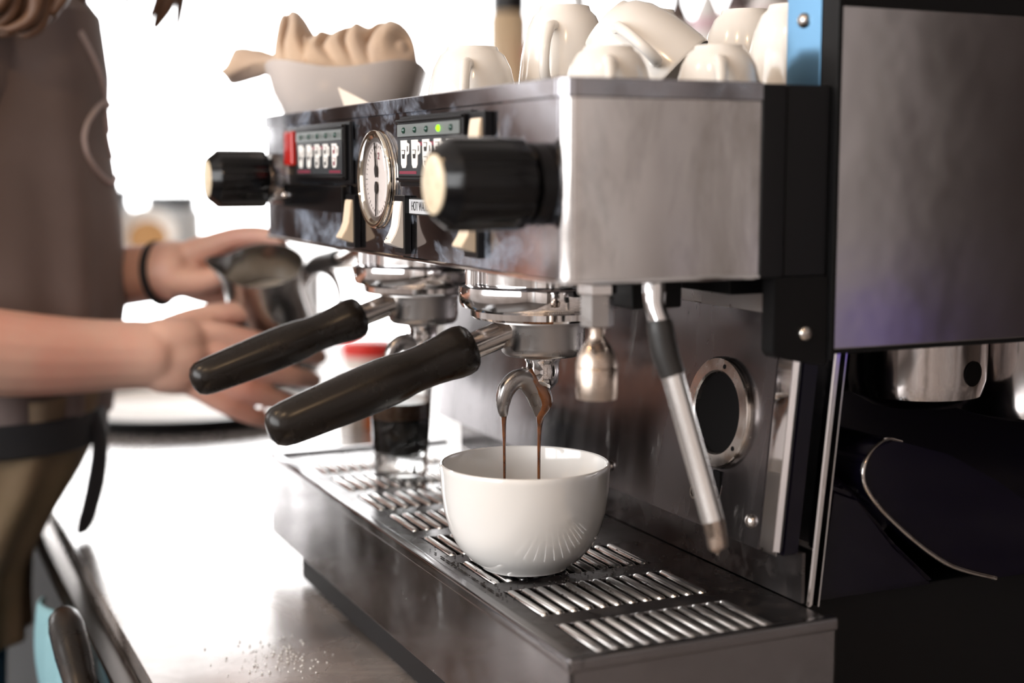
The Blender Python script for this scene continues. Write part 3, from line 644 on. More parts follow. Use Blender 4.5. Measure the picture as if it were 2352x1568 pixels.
# ---------------------------------------------------------------- espresso glass
eg = thing('espresso_glass', (-0.497, 0.086, CUPZ), 'small thick based glass of black espresso with crema on the tray', 'glass')
GMx = T(-0.497, 0.086, CUPZ)
MB().lathe([(0.0001, 0.0), (0.0215, 0.0), (0.0232, 0.0010), (0.0238, 0.0060), (0.0243, 0.018), (0.0254, 0.032), (0.0268, 0.052), (0.0278, 0.068), (0.0284, 0.084), (0.0280, 0.0852), (0.0272, 0.0846), (0.0264, 0.068), (0.0252, 0.052), (0.0232, 0.036), (0.0190, 0.0250), (0.0120, 0.0195), (0.0001, 0.0180)], GMx, 48).build('glass_body', glass_m, eg)
MB().lathe([(0.0001, 0.0172), (0.0124, 0.0188), (0.0196, 0.0246), (0.0239, 0.0358), (0.0259, 0.0520)], GMx, 48, True, True).build('espresso', coffee, eg)
MB().lathe([(0.0259, 0.0521), (0.0270, 0.0640), (0.0272, 0.0665), (0.0001, 0.0665)], GMx, 48, True, True).build('crema', crema, eg)

# ---------------------------------------------------------------- cups on top
CT = 0.4022
def top_cup(loc, r, h, ang, label, tilt=None, handle=True, mat=ceramic2, foot=0.5):
    t = thing('coffee_cup', loc, label, 'cup', 'upturned cups on top of the machine')
    k = foot
    pr = [(r*0.985, 0.0), (r, 0.0008), (r*1.0, 0.0022), (r*0.975, h*0.25), (r*0.92, h*0.50), (r*0.82, h*0.74), (r*0.68, h*0.90), (r*(k+0.06), h*0.955), (r*(k+0.03), h), (r*(k-0.03), h), (r*(k-0.05), h*0.965), (0.0001, h*0.96)]
    inn = [(0.0001, h*0.90), (r*0.60, h*0.86), (r*0.76, h*0.70), (r*0.87, h*0.46), (r*0.93, h*0.22), (r*0.955, 0.002)]
    M = T(*loc) @ (tilt or Matrix())
    MB().lathe(inn+pr, M, 56, True, True).build('cup_body', mat, t)
    if handle:
        hm = MB(); ca, sa = math.cos(ang), math.sin(ang)
        P = [(r*0.90, h*0.22), (r*1.18, h*0.18), (r*1.38, h*0.34), (r*1.30, h*0.58), (r*1.02, h*0.74), (r*0.76, h*0.78)]
        hm.tube([M @ Vector((ca*a, sa*a, b)) for a, b in P], [0.0034, 0.0030, 0.0028, 0.0028, 0.0030, 0.0036], 14, 6, True, 1.3)
        hm.build('cup_handle', mat, t)
    return t
fc = -0.47    # towards the viewer's side
top_cup((-0.250, 0.052, CT), 0.0330, 0.0560, fc-0.05, 'upturned cream cup beside the cloth bowl, handle facing front')
saucer_z = CT+0.018
def dish(loc, r, label):
    t = thing('saucer', loc, label, 'saucer')
    MB().lathe([(0.0001, 0.002), (r*0.55, 0.002), (r*0.60, 0.0), (r*0.66, 0.0), (r*0.70, 0.004), (r*0.93, 0.013), (r, 0.0175), (r*0.985, 0.0180), (r*0.90, 0.0150), (r*0.62, 0.0065), (0.0001, 0.005)], T(*loc), 56).build('dish', ceramic2, t)
dish((-0.250, 0.124, CT), 0.0340, 'small saucer under the tallest upturned cup on the machine')
top_cup((-0.250, 0.124, CT+0.0182), 0.0335, 0.0690, fc-0.30, 'tall upturned cup standing on a saucer, curved handle facing front')
top_cup((-0.072, 0.0640, CT), 0.0275, 0.0430, fc+0.02, 'upturned cup at the near front corner of the machine top')
top_cup((-0.260, 0.200, CT+0.02), 0.0330, 0.0690, fc-0.5, 'upturned cup half hidden behind the tipped cup')
top_cup((-0.155, 0.1560, CT+0.0290), 0.0370, 0.0600, fc-0.25, 'white cup tipped over on its rim with dark opening showing', Rx(math.radians(0)) @ Ry(math.radians(-34)) @ Rx(math.radians(36)))
top_cup((-0.060, 0.1330, CT), 0.0275, 0.0450, fc-0.05, 'low upturned cup in front of the tipped cup')
top_cup((-0.200, 0.245, CT+0.02), 0.0330, 0.0650, fc+1.9, 'upturned cup at the back behind the low cup', None, False)
top_cup((-0.085, 0.205, CT+0.0100), 0.0310, 0.0650, fc+2.2, 'upturned cup next to the blue lit steel post', None, False)
dish((-0.085, 0.205, CT-0.0075+0.0), 0.0310, 'saucer below the cup beside the steel post')
dish((-0.260, 0.200, CT), 0.0330, 'saucer below the half hidden back cup')
dish((-0.200, 0.245, CT), 0.0260, 'saucer below the rearmost cup')
MB_rest = None

# ---------------------------------------------------------------- bowl, cloth, paper
bw = thing('bowl', (-0.600, 0.075, CT), 'off-white squarish ceramic bowl holding a beige cloth', 'bowl')
def bowl_ring(s, z, lift, ex=3.2, rot=-0.433, n=72):
    out = []; s = s*1.10; lift = lift*1.3; z = z*0.96
    for k in range(n):
        a = 2*PI*k/n; c, s_ = math.cos(a), math.sin(a)
        rr = s/((abs(c)**ex+abs(s_)**ex)**(1/ex)); cr = (abs(math.sin(2*a)))**2.5
        p = Vector((rr*c, rr*s_, z+lift*cr)); out.append(Rz(rot) @ p + Vector((-0.600, 0.075, CT)))
    return out
rows = []
for s, z, l in ((0.0001, 0.003, 0), (0.026, 0.003, 0), (0.028, 0.0, 0), (0.032, 0.0, 0), (0.040, 0.006, 0), (0.052, 0.020, 0.0005), (0.0610, 0.040, 0.002), (0.0660, 0.058, 0.0040), (0.0670, 0.0635, 0.0055), (0.0655, 0.0640, 0.0055), (0.0620, 0.055, 0.004), (0.056, 0.038, 0.001), (0.045, 0.020, 0), (0.030, 0.010, 0), (0.0001, 0.008, 0)):
    rows.append(bowl_ring(s, z, l))
MB().grid(rows).build('bowl_body', ceramic3, bw)
# crumpled cloth: a folded sheet heaped into lobes, arched over the bowl
dirU = Vector((0.42, 0.91, 0)).normalized(); dirV = Vector((0.91, -0.42, 0)).normalized()
C0 = Vector((-0.600, 0.075, CT+0.056))
SIL = [(-0.072, 0.006), (-0.068, 0.014), (-0.0655, 0.036), (-0.0625, 0.052), (-0.057, 0.0595), (-0.050, 0.0615), (-0.044, 0.0595), (-0.039, 0.053), (-0.034, 0.041), (-0.028, 0.035), (-0.021, 0.040), (-0.015, 0.038), (-0.006, 0.040), (0.004, 0.045), (0.012, 0.050), (0.018, 0.046), (0.023, 0.044), (0.030, 0.050), (0.040, 0.052), (0.050, 0.049), (0.057, 0.043), (0.062, 0.034), (0.065, 0.018), (0.066, 0.004)]
def sil(u):
    for a, b in zip(SIL, SIL[1:]):
        if a[0] <= u <= b[0]: return a[1]+(b[1]-a[1])*(u-a[0])/(b[0]-a[0])
    return 0.004
cb = MB(); rows = []; N1, N2 = 130, 70
for i in range(N1+1):
    u = -0.072+0.138*i/N1; row = []
    H = sum(sil(max(-0.072, min(0.066, u+d_))) for d_ in (-0.0015, 0, 0.0015))/3
    wv = 0.050*(1-abs(u/0.072)**4)**0.5*(0.9 if u < -0.03 else 1) + 0.006
    if u < -0.035: wv *= 0.8
    for j in range(N2+1):
        t_ = PI*j/N2; cv_, sv = math.cos(t_), math.sin(t_)
        v = wv*0.95*math.copysign(abs(cv_)**0.75, cv_); z = H*abs(sv)**0.55
        q = Vector((u*34, v*34, z*34))
        ph = u*300+v*130+z*170+noise.noise(q*0.5)*6.0
        fold = -abs(math.sin(ph*0.5))**0.35*0.0+((1-abs(math.sin(ph*0.5)))**1.8)*-0.0120
        big = noise.noise(q*0.6+Vector((3, 1, 7)))*0.007
        k = (fold+big)*min(1, sv*1.6)*(0.25+0.75*min(1, abs(cv_)*2.2))
        row.append(C0+dirU*(u+noise.noise(q*0.8)*0.0015)+dirV*(v+k*cv_*1.4)+Vector((0, 0, z+k*sv*0.7)))
    rows.append(row)
cb.grid(rows, False)
cl = cb.build('cloth', cloth_m, None, False); tag(cl, 'crumpled beige terry cloth heaped in the bowl', 'cloth')
so = cl.modifiers.new('thickness', 'SOLIDIFY'); so.thickness = 0.003
# flap of the cloth hanging past the bowl rim
fl = MB(); rows = []
for i in range(19):
    t_ = i/18; cx_ = -0.052-0.062*t_; zc = 0.0665+0.004*math.sin(t_*PI)-0.004*t_
    hh = 0.0085+0.0075*max(0, (t_-0.35)/0.65)**0.7 if t_ < 0.9 else 0.016*(1-t_)*10*0.75+0.004
    tip = 0.010*max(0, (t_-0.6)/0.4)
    if t_ > 0.8: hh *= max(0.02, 1-((t_-0.8)/0.2)**2)**0.5
    row = []
    for k in range(24):
        a = 2*PI*k/24
        row.append(Vector((-0.600, 0.075, CT)) + dirU*(cx_+0.004*math.sin(a)*t_) + dirV*(0.020*math.cos(a)*(1-0.3*t_)) + Vector((0, 0, zc+hh*math.sin(a)+tip*(1 if 0.8 < a < 2.2 else 0)*0.5+0.002*math.sin(a*3+t_*6))))
    rows.append(row)
fl.grid(rows, True, True, True); fl.build('cloth_corner', cloth_m, cl, False)
pw = MB(); pw.prism([(-0.452, 0.4405), (-0.372, 0.4240), (-0.395, 0.4180), (-0.430, 0.4185)], 'y', 0.018, 0.0192); tag(pw.build('paper_wedge', paper_m), 'pale pointed paper corner poking up behind the front edge by the bowl', 'paper')

# ---------------------------------------------------------------- milk pitcher
pc = thing('milk_pitcher', (-0.770, 0.057, 0.160), 'stainless steel milk pitcher held tilted in the hands of the barista', 'pitcher')
PM = T(-0.790, 0.052, 0.168) @ Ry(math.radians(27)) @ Rx(math.radians(12))
def pr_rf(t): return 1.0
rows = []
for r_, z_, sp in ((0.0001, 0.002, 0), (0.046, 0.0, 0), (0.0485, 0.003, 0), (0.0490, 0.030, 0), (0.0465, 0.060, 0), (0.0410, 0.090, 0.0), (0.0395, 0.110, 0.3), (0.0415, 0.1260, 1), (0.0405, 0.1262, 1), (0.0385, 0.110, 0.3), (0.0398, 0.090, 0), (0.0450, 0.060, 0), (0.0470, 0.030, 0), (0.0460, 0.006, 0), (0.0001, 0.005, 0)):
    row = []
    for k in range(64):
        a = 2*PI*k/64; d = abs(((a-math.radians(250)+PI) % (2*PI))-PI); e = sp*0.016*math.exp(-(d/0.33)**2)
        row.append(PM @ Vector(((r_+e)*math.cos(a), (r_+e)*math.sin(a), z_+e*0.5)))
    rows.append(row)
MB().grid(rows).build('pitcher_body', M_('satin_pitcher_steel', (0.42, 0.41, 0.40), 0.2, 1.0), pc)
MB().lathe([(0.0408, 0.080), (0.0001, 0.080)], PM, 40, False, False).build('milk', M_('milk', (0.8, 0.76, 0.7), 0.25), pc)
MB().tube([PM @ Vector(p) for p in ((0.010, 0.038, 0.118), (0.012, 0.060, 0.114), (0.013, 0.072, 0.090), (0.012, 0.070, 0.050), (0.010, 0.058, 0.026), (0.010, 0.046, 0.022))], 0.0065, 14, 6, True, 0.5).build('pitcher_handle', chrome, pc)

# ---------------------------------------------------------------- barista
ps = thing('person', (-0.93, -0.30, RZ0), 'barista in a taupe t-shirt and tan apron steaming milk with both hands', 'person')
def skin_body(name, chains, mat, parent, sub=2):
    """chains: list of [(x,y,z,r) ...]; a chain whose first item is an int starts at that vertex index of the whole"""
    verts, edges, rad, roots = [], [], [], []
    for ch in chains:
        prev = None
        for it in ch:
            if isinstance(it, int): prev = it; continue
            verts.append(it[:3]); rad.append(it[3])
            if prev is None: roots.append(len(verts)-1)
            else: edges.append((prev, len(verts)-1))
            prev = len(verts)-1
    o0 = origin(parent)
    me = bpy.data.meshes.new(name); me.from_pydata([Vector(v)-o0 for v in verts], edges, [])
    me.materials.append(mat); o = bpy.data.objects.new(name, me); COL.objects.link(o); o.parent = parent
    sk_ = o.modifiers.new('skin', 'SKIN'); sk_.use_smooth_shade = True
    lay = me.skin_vertices[0].data if me.skin_vertices else None
    if lay is None:
        bm = bmesh.new(); bm.from_mesh(me); bm.verts.layers.skin.verify(); bm.to_mesh(me); bm.free(); lay = me.skin_vertices[0].data
    for i, r_ in enumerate(rad):
        lay[i].radius = (r_, r_) if not isinstance(r_, tuple) else r_
        lay[i].use_root = i in roots
    ss = o.modifiers.new('sub', 'SUBSURF'); ss.levels = sub; ss.render_levels = sub
    return o
C_ = []
PX_ = -0.93
C_.append([(PX_, -0.29, -0.02, .07), (PX_, -0.235, 0.12, .10), (PX_, -0.215, 0.30, .11), (PX_, -0.205, 0.44, .10), (PX_, -0.185, 0.55, .060), (PX_, -0.155, 0.60, .055), (PX_, -0.125, 0.66, .080), (PX_, -0.105, 0.74, .095), (PX_, -0.115, 0.80, .080)])
for s_x in (-1, 1):
    C_.append([0, (PX_+s_x*.095, -0.315, -0.08, .062), (PX_+s_x*.095, -0.315, -0.30, .060), (PX_+s_x*.095, -0.32, -0.48, .052), (PX_+s_x*.095, -0.33, -0.68, .048), (PX_+s_x*.095, -0.33, -0.82, .038)])
C_.append([3, (-0.800, -0.245, 0.490, .056), (-0.755, -0.330, 0.38, .048), (-0.715, -0.365, 0.250, .043), (-0.700, -0.280, 0.212, .047), (-0.710, -0.200, 0.200, .043), (-0.718, -0.140, 0.196, .037), (-0.716, -0.100, 0.196, .036), (-0.711, -0.062, 0.192, .036)])
C_.append([3, (-1.060, -0.225, 0.490, .056), (-1.110, -0.190, 0.38, .048), (-1.120, -0.110, 0.280, .043), (-1.040, -0.100, 0.262, .045), (-0.950, -0.092, 0.256, .040), (-0.880, -0.080, 0.260, .033), (-0.850, -0.045, 0.268, .034), (-0.842, -0.020, 0.270, .034)])
def up_(ch, k=1.17): return [(a, b, c, d*k) for a, b, c, d in ch]
rh = [
 [(-0.714, -0.065, 0.206, .016), (-0.708, -0.028, 0.214, .0120), (-0.706, 0.014, 0.202, .0104), (-0.714, 0.055, 0.192, .0096), (-0.732, 0.090, 0.179, .0082)],
 [(-0.712, -0.065, 0.196, .016), (-0.703, -0.030, 0.195, .0122), (-0.699, 0.010, 0.178, .0106), (-0.709, 0.051, 0.165, .0096), (-0.728, 0.082, 0.156, .0082)],
 [(-0.710, -0.068, 0.188, .016), (-0.703, -0.038, 0.177, .0120), (-0.699, -0.004, 0.157, .0104), (-0.709, 0.034, 0.142, .0094), (-0.726, 0.062, 0.132, .0080)],
 [(-0.710, -0.072, 0.180, .015), (-0.706, -0.050, 0.162, .0112), (-0.704, -0.022, 0.142, .0096), (-0.711, 0.007, 0.127, .0086), (-0.724, 0.032, 0.118, .0072)],
 [(-0.720, -0.095, 0.202, .018), (-0.728, -0.066, 0.217, .0160), (-0.735, -0.035, 0.227, .0125), (-0.735, -0.004, 0.231, .0112), (-0.738, 0.030, 0.232, .0092)],
 [(-0.718, -0.105, 0.200, .030), (-0.710, -0.066, 0.206, .024), (-0.708, -0.034, 0.208, .016)],
 [(-0.716, -0.100, 0.188, .028), (-0.709, -0.068, 0.178, .022), (-0.706, -0.046, 0.168, .0155)],
 [(-0.716, -0.100, 0.194, .028), (-0.708, -0.060, 0.192, .024), (-0.705, -0.034, 0.190, .0165)],
]
lh = [
 [(-0.843, -0.035, 0.280, .016), (-0.832, -0.004, 0.294, .0125), (-0.820, 0.020, 0.303, .0112), (-0.800, 0.044, 0.305, .0100), (-0.780, 0.064, 0.297, .0085)],
 [(-0.845, -0.035, 0.272, .016), (-0.846, 0.004, 0.280, .0125), (-0.846, 0.034, 0.288, .0110), (-0.836, 0.060, 0.292, .0100), (-0.822, 0.078, 0.288, .0084)],
 [(-0.845, -0.035, 0.264, .016), (-0.846, 0.004, 0.260, .0122), (-0.848, 0.033, 0.258, .0108), (-0.839, 0.052, 0.254, .0096), (-0.826, 0.066, 0.250, .0082)],
 [(-0.845, -0.038, 0.256, .015), (-0.844, -0.004, 0.240, .0112), (-0.846, 0.024, 0.236, .0098), (-0.839, 0.042, 0.232, .0086), (-0.828, 0.054, 0.230, .0074)],
 [(-0.846, -0.060, 0.262, .018), (-0.832, -0.038, 0.258, .0150), (-0.820, -0.016, 0.256, .0130), (-0.812, 0.002, 0.262, .0114), (-0.806, 0.016, 0.274, .0094)],
 [(-0.850, -0.055, 0.270, .028), (-0.842, -0.024, 0.282, .020)],
 [(-0.850, -0.055, 0.262, .028), (-0.843, -0.026, 0.250, .020)],
]
C_ += [up_(c) for c in rh] + [up_(c) for c in lh]
body = skin_body('body', C_, skin, ps, 2)
rm = body.modifiers.new('unify', 'REMESH'); rm.mode = 'VOXEL'; rm.voxel_size = 0.0030; rm.use_smooth_shade = True
sm_ = body.modifiers.new('soften', 'SMOOTH'); sm_.factor = 0.5; sm_.iterations = 3
# shirt: lofted trunk with folds
def loft_y(name, secs, mat, fold=0.004, n=96, thick=None, fz=1.0, seed=0, par=ps):
    m = MB(); rows = []
    for (z, cx, cy, rx, ry, ex) in secs:
        row = []
        for k in range(n):
            a = 2*PI*k/n; c, s_ = math.cos(a), math.sin(a)
            e = 2/ex; x = cx+rx*math.copysign(abs(c)**e, c); y = cy+ry*math.copysign(abs(s_)**e, s_)
            q = Vector((x*9+seed, y*9, z*2.2*fz)); f = noise.noise(q)*fold + fold*0.8*math.sin(a*11+noise.noise(q*0.7)*5+z*4)*max(0.15, min(1, (0.55-z)/0.5))
            row.append((x+f*c, y+f*s_, z))
        rows.append(row)
    m.grid(rows, True, False, False)
    o = m.build(name, mat, par)
    so = o.modifiers.new('thickness', 'SOLIDIFY'); so.thickness = 0.0025; so.offset = -1
    return o
def interp(keys, n):
    out = []
    for i in range(n+1):
        t_ = i/n*(len(keys)-1); j = min(int(t_), len(keys)-2); f = t_-j; f = f*f*(3-2*f)*0.5+f*0.5
        out.append(tuple(keys[j][q]*(1-f)+keys[j+1][q]*f for q in range(6)))
    return out
SH = [(0.595, .062, .058, -.145), (0.565, .110, .080, -.125), (0.53, .162, .100, -.100), (0.47, .172, .118, -.092), (0.41, .170, .122, -.096), (0.325, .168, .130, -.086), (0.235, .172, .134, -.086), (0.16, .174, .126, -.102), (0.120, .176, .120, -.110)]
shirt = loft_y('t_shirt', interp([(z, PX_, f-ry, rx, ry, 2.3) for z, rx, ry, f in SH], 60), shirt_m, 0.0095)
def sleeve(P, R):
    o = MB().tube(P, R, 40, 8, False).build('sleeve', shirt_m, shirt)
    so = o.modifiers.new('thickness', 'SOLIDIFY'); so.thickness = 0.0025
sleeve([(-0.840, -0.225, 0.520), (-0.795, -0.270, 0.470), (-0.755, -0.330, 0.385), (-0.735, -0.355, 0.310)], [0.062, 0.072, 0.070, 0.068])
sleeve([(-1.020, -0.225, 0.520), (-1.070, -0.225, 0.470), (-1.108, -0.195, 0.390), (-1.118, -0.160, 0.330)], [0.062, 0.072, 0.066, 0.062])
def on_chest(x, z, off=0.0035):
    for a, b in zip(SH, SH[1:]):
        if a[0] >= z >= b[0]:
            f = (a[0]-z)/(a[0]-b[0]); rx, ry, fr_ = (a[q]*(1-f)+b[q]*f for q in (1, 2, 3)); break
    ux = min(0.985, abs((x-PX_)/rx)); uy = (1-ux**2.3)**(1/2.3)
    n_ = Vector((ux**1.3/rx, uy**1.3/ry, 0)).normalized()
    return Vector((x, fr_-ry+ry*uy, z))+n_*off
from mathutils.bvhtree import BVHTree
_o = origin(shirt); _bv = BVHTree.FromPolygons([v.co+_o for v in shirt.data.vertices], [tuple(p.vertices) for p in shirt.data.polygons])
_oc = on_chest
def on_chest(x, z):
    q = _oc(x, z, 0.02); loc, nr, _, _ = _bv.find_nearest(q)
    return loc + (q-loc).normalized()*0.0008
em1 = [on_chest(-0.842+0.050*math.cos(math.radians(a)), 0.402+0.040*math.sin(math.radians(a))) for a in range(-125, 126, 12)]
MB().tube(em1, 0.0026, 8, 2, True).build('ring_print', print_m, shirt)
MB().tube([on_chest(-0.835, 0.428), on_chest(-0.845, 0.408), on_chest(-0.858, 0.388)], 0.0026, 8, 3).build('bar_print', print_m, shirt)
MB().tube([on_chest(-0.790, 0.510), on_chest(-0.805, 0.480), on_chest(-0.825, 0.450), on_chest(-0.860, 0.412)], [0.0028, 0.0027, 0.0026, 0.0026], 8, 3).build('line_print', print_m, shirt)
AP = [(0.150, .180, .126, -.105), (0.10, .182, .124, -.118), (0.06, .182, .115, -.140), (0.015, .182, .11, -.170), (-0.03, .182, .105, -.194), (-0.07, .180, .10, -.198), (-0.105, .178, .10, -.198)]
ap = loft_y('apron', interp([(z, PX_, f-ry, rx, ry, 2.4) for z, rx, ry, f in AP], 40), apron_m, 0.006, seed=4)
MB().grid([[(PX_+0.188*math.copysign(abs(math.cos(a))**0.83, math.cos(a))*k, -0.244+0.134*math.copysign(abs(math.sin(a))**0.83, math.sin(a))*k, z) for a in [2*PI*i/72 for i in range(72)]] for k, z in ((1.0, 0.096), (1.015, 0.098), (1.02, 0.114), (1.015, 0.128), (1.0, 0.130))]).build('apron_belt', strap_m, ap)
MB().tube([(-0.800, -0.135, 0.128), (-0.79, -0.132, 0.100), (-0.785, -0.138, 0.060), (-0.79, -0.148, 0.020), (-0.795, -0.152, 0.006)], [0.008, 0.011, 0.013, 0.012, 0.008], 10, 4, True, 0.3).build('apron_tie', strap_m, ap)
jn = MB()
for sx_ in (-1, 1):
    x = PX_+sx_*0.095
    jn.tube([(x, -0.30, 0.02), (x, -0.315, -0.12), (x, -0.315, -0.30), (x, -0.32, -0.48), (x, -0.33, -0.68), (x, -0.33, -0.84)], [0.080, 0.088, 0.084, 0.074, 0.066, 0.062], 36, 6)
jn.build('jeans', jeans_m, ps)
for sx_ in (-1, 1):
    x = PX_+sx_*0.11
    MB().box(x-0.045, x+0.045, -0.38, -0.14, RZ0+0.001, RZ0+0.085, 0.03, 4).build('shoe', black_pl, ps)
# bracelet
wr = Vector((-0.868, -0.100, 0.257)); dr = Vector((0.038, 0.075, 0.010))
def ring_pts(p, d, r, n=24, q=1.0):
    M = axis_to(p, d); return [M @ Vector((r*math.cos(2*PI*k/n), r*q*math.sin(2*PI*k/n), 0)) for k in range(n)]
def torus(name, p, d, R, r, mat, par, q=1.0):
    pts = ring_pts(p, d, R, 32, q); rows = []
    M = axis_to(p, d)
    for k in range(32):
        a = 2*PI*k/32; c = Vector((math.cos(a), q*math.sin(a), 0))
        rows.append([M @ (c*R + (c.normalized()*math.cos(b)+Vector((0, 0, 1))*math.sin(b))*r) for b in [2*PI*j/10 for j in range(10)]])
    rows.append(rows[0]); return MB().grid(rows, True).build(name, mat, par)
br = torus('bracelet', (-0.858, -0.055, 0.2635), (0.05, 0.055, 0.010), 0.0315, 0.0042, strap_m, ps)
# hair: curls falling from the head
hr = MB()
HT = T(-0.13, 0.020, 0.002)
hr.lathe([(0.0001, 0.095), (0.045, 0.088), (0.078, 0.060), (0.096, 0.020), (0.098, -0.030), (0.092, -0.07), (0.080, -0.10)], T(-0.80, -0.155, 0.760), 40, False, False)
for i in range(26):
    a = math.radians(random.uniform(100, 440)); R0 = 0.088
    x0, y0 = -0.80+R0*math.cos(a), -0.155+R0*math.sin(a)
    l = random.uniform(0.02, 0.075)
    P = [(x0, y0, 0.70), (x0+0.006*math.sin(i), y0+0.008*math.cos(i), 0.65), (x0+0.012*math.sin(i*2), y0-0.006, 0.60+0.02*math.cos(i)), (x0-0.008, y0+0.01*math.sin(i), 0.605-l)]
    hr.tube(P, [0.016, 0.017, 0.012, 0.002], 10, 6, True)
for P in ([(-0.70, -0.135, 0.66), (-0.695, -0.145, 0.60), (-0.70, -0.150, 0.556), (-0.712, -0.150, 0.535), (-0.725, -0.158, 0.532)],
          [(-0.70, -0.165, 0.66), (-0.69, -0.175, 0.60), (-0.69, -0.172, 0.552), (-0.705, -0.180, 0.532), (-0.72, -0.190, 0.530)],
          [(-0.72, -0.12, 0.66), (-0.705, -0.115, 0.60), (-0.705, -0.120, 0.562), (-0.716, -0.128, 0.545)],
          [(-0.76, -0.075, 0.68), (-0.748, -0.055, 0.62), (-0.752, -0.058, 0.565), (-0.756, -0.072, 0.532)],
          [(-0.79, -0.065, 0.68), (-0.775, -0.050, 0.62), (-0.76, -0.050, 0.560), (-0.764, -0.062, 0.530), (-0.768, -0.066, 0.522)],
          [(-0.80, -0.055, 0.68), (-0.78, -0.035, 0.62), (-0.772, -0.034, 0.57), (-0.778, -0.040, 0.516)]):
    hr.tube(P, [0.016, 0.014, 0.010, 0.0055, 0.0015][:len(P)] if len(P) == 5 else [0.016, 0.012, 0.007, 0.0015], 10, 8, True)
bmesh.ops.transform(hr.bm, matrix=HT, verts=hr.bm.verts)
for i, (y, zb, dy) in enumerate(((-0.232, 0.522, .012), (-0.222, 0.512, .016), (-0.212, 0.506, .012), (-0.203, 0.512, .018), (-0.194, 0.505, .014), (-0.184, 0.500, .012), (-0.176, 0.503, .016), (-0.168, 0.499, .010), (-0.158, 0.508, .012), (-0.150, 0.520, .006))):
    x = -0.70-0.008*(i % 3); y -= 0.017; zb -= 0.008
    hr.tube([(x-0.06, y+0.02, 0.66), (x-0.01, y-0.006, 0.60), (x+0.004, y+0.006, 0.56), (x, y+0.004, zb+0.022), (x-0.004, y-dy, zb+0.006), (x-0.010, y-dy*2.0, zb+0.008)], [0.012, 0.012, 0.010, 0.007, 0.004, 0.001], 10, 6, True)
hr.build('hair', hair_m, ps)
# face details (head is above the frame)
fx = MB()
fx.lathe([(0.0001, 0.0), (0.008, 0.004), (0.012, 0.014), (0.009, 0.026), (0.0001, 0.042)], T(-0.80, -0.062, 0.700) @ Rx(-0.25), 16)
bmesh.ops.transform(fx.bm, matrix=HT, verts=fx.bm.verts)
fx.build('nose', skin, ps)
for sx_ in (-1, 1):
    MB().lathe([(0.0001, -0.006), (0.006, -0.004), (0.0085, 0.0), (0.006, 0.004), (0.0001, 0.006)], HT @ axis_to((-0.80+sx_*0.030, -0.066, 0.742), (0, 1, 0)), 16).build('eye', white_print, ps)
    MB().lathe([(0.0001, -0.004), (0.014, 0.0), (0.016, 0.004), (0.008, 0.008), (0.0001, 0.006)], HT @ axis_to((-0.80+sx_*0.083, -0.15, 0.720), (sx_, 0, 0)) @ Matrix.Scale(1.8, 4, (0, 1, 0)), 18).build('ear', skin, ps)
MB().tube([HT @ Vector(p) for p in ((-0.822, -0.070, 0.678), (-0.80, -0.064, 0.675), (-0.778, -0.070, 0.678))], [0.002, 0.005, 0.002], 10, 5).build('mouth', M_('lips', (0.45, 0.15, 0.12), 0.4), ps)

# ---------------------------------------------------------------- things hanging at the counter front
tw = MB(); rows = []
for i in range(20):
    z = -0.030-0.014*i
    rows.append([(x, CF-0.034-0.006*math.sin(j*1.3+i*0.12)-0.004*math.sin(i*0.5), z) for j, x in enumerate([-0.70+0.016*q for q in range(14)])])
tw.grid(rows, False); o = tw.build('towel', teal_m); so = o.modifiers.new('t', 'SOLIDIFY'); so.thickness = 0.004
tag(o, 'pale teal cloth hanging over the front edge of the counter', 'towel')
sp_ = thing('stored_portafilter', (-0.42, -0.20, -0.02), 'spare black handled portafilter hanging below the counter edge', 'portafilter')
A = axis_to((-0.475, -0.2110, 0.022), (0.84, 0.06, -0.54))
MB().lathe([(0.0001, 0.0), (0.008, 0.001), (0.012, 0.006), (0.0140, 0.018), (0.0140, 0.045), (0.0125, 0.070), (0.0140, 0.082), (0.0130, 0.086)], A, 32).build('handle', handle_m, sp_)
MB().lathe([(0.0135, 0.086), (0.0140, 0.089), (0.0135, 0.094), (0.0100, 0.096), (0.0095, 0.118)], A, 32).build('ferrule', chrome, sp_)
MB().lathe([(0.028, -0.016), (0.030, -0.014), (0.030, 0.012), (0.033, 0.013), (0.033, 0.016), (0.028, 0.016)], T(-0.352, -0.208, -0.064), 40).build('filter_basket', chrome, sp_)

# ---------------------------------------------------------------- things on the far part of the counter
rt_ = thing('round_tray', (-1.53, 0.100, 0), 'round tray with black rim and white base on the counter behind the hand', 'tray')
MB().lathe([(0.0001, 0.001), (0.190, 0.001), (0.205, 0.010), (0.212, 0.022), (0.220, 0.022), (0.222, 0.018), (0.212, 0.004), (0.200, 0.0), (0.0001, 0.0)], T(-1.53, 0.100, 0.0005), 72).build('black_rim', black_pl, rt_)
MB().lathe([(0.0001, 0.005), (0.192, 0.005), (0.196, 0.008), (0.192, 0.0015), (0.0001, 0.0015)], T(-1.53, 0.100, 0.0005), 64).build('white_base', white_pl, rt_)
ox = thing('orange_carton', (-1.28, 0.325, 0), 'orange and white carton standing behind the small espresso glass', 'carton')
MB().box(-1.31, -1.25, 0.282, 0.3045, 0.0, 0.080, 0.001).build('white_side', white_pl, ox)
MB().box(-1.309, -1.249, 0.305, 0.330, 0.0, 0.080, 0.001).build('orange_side', M_('orange_card', (0.85, 0.20, 0.02), 0.5), ox)
rc = thing('red_tub', (-1.60, 0.43, 0), 'red lidded white tub on the counter beyond the rear handle', 'tub')
MB().lathe([(0.040, 0.0), (0.045, 0.065)], T(-1.60, 0.430, 0), 32).build('tub_body', white_pl, rc)
MB().lathe([(0.047, 0.062), (0.048, 0.085), (0.044, 0.088), (0.0001, 0.088)], T(-1.60, 0.430, 0), 32).build('lid', M_('red_lid', (0.75, 0.04, 0.03), 0.35), rc)
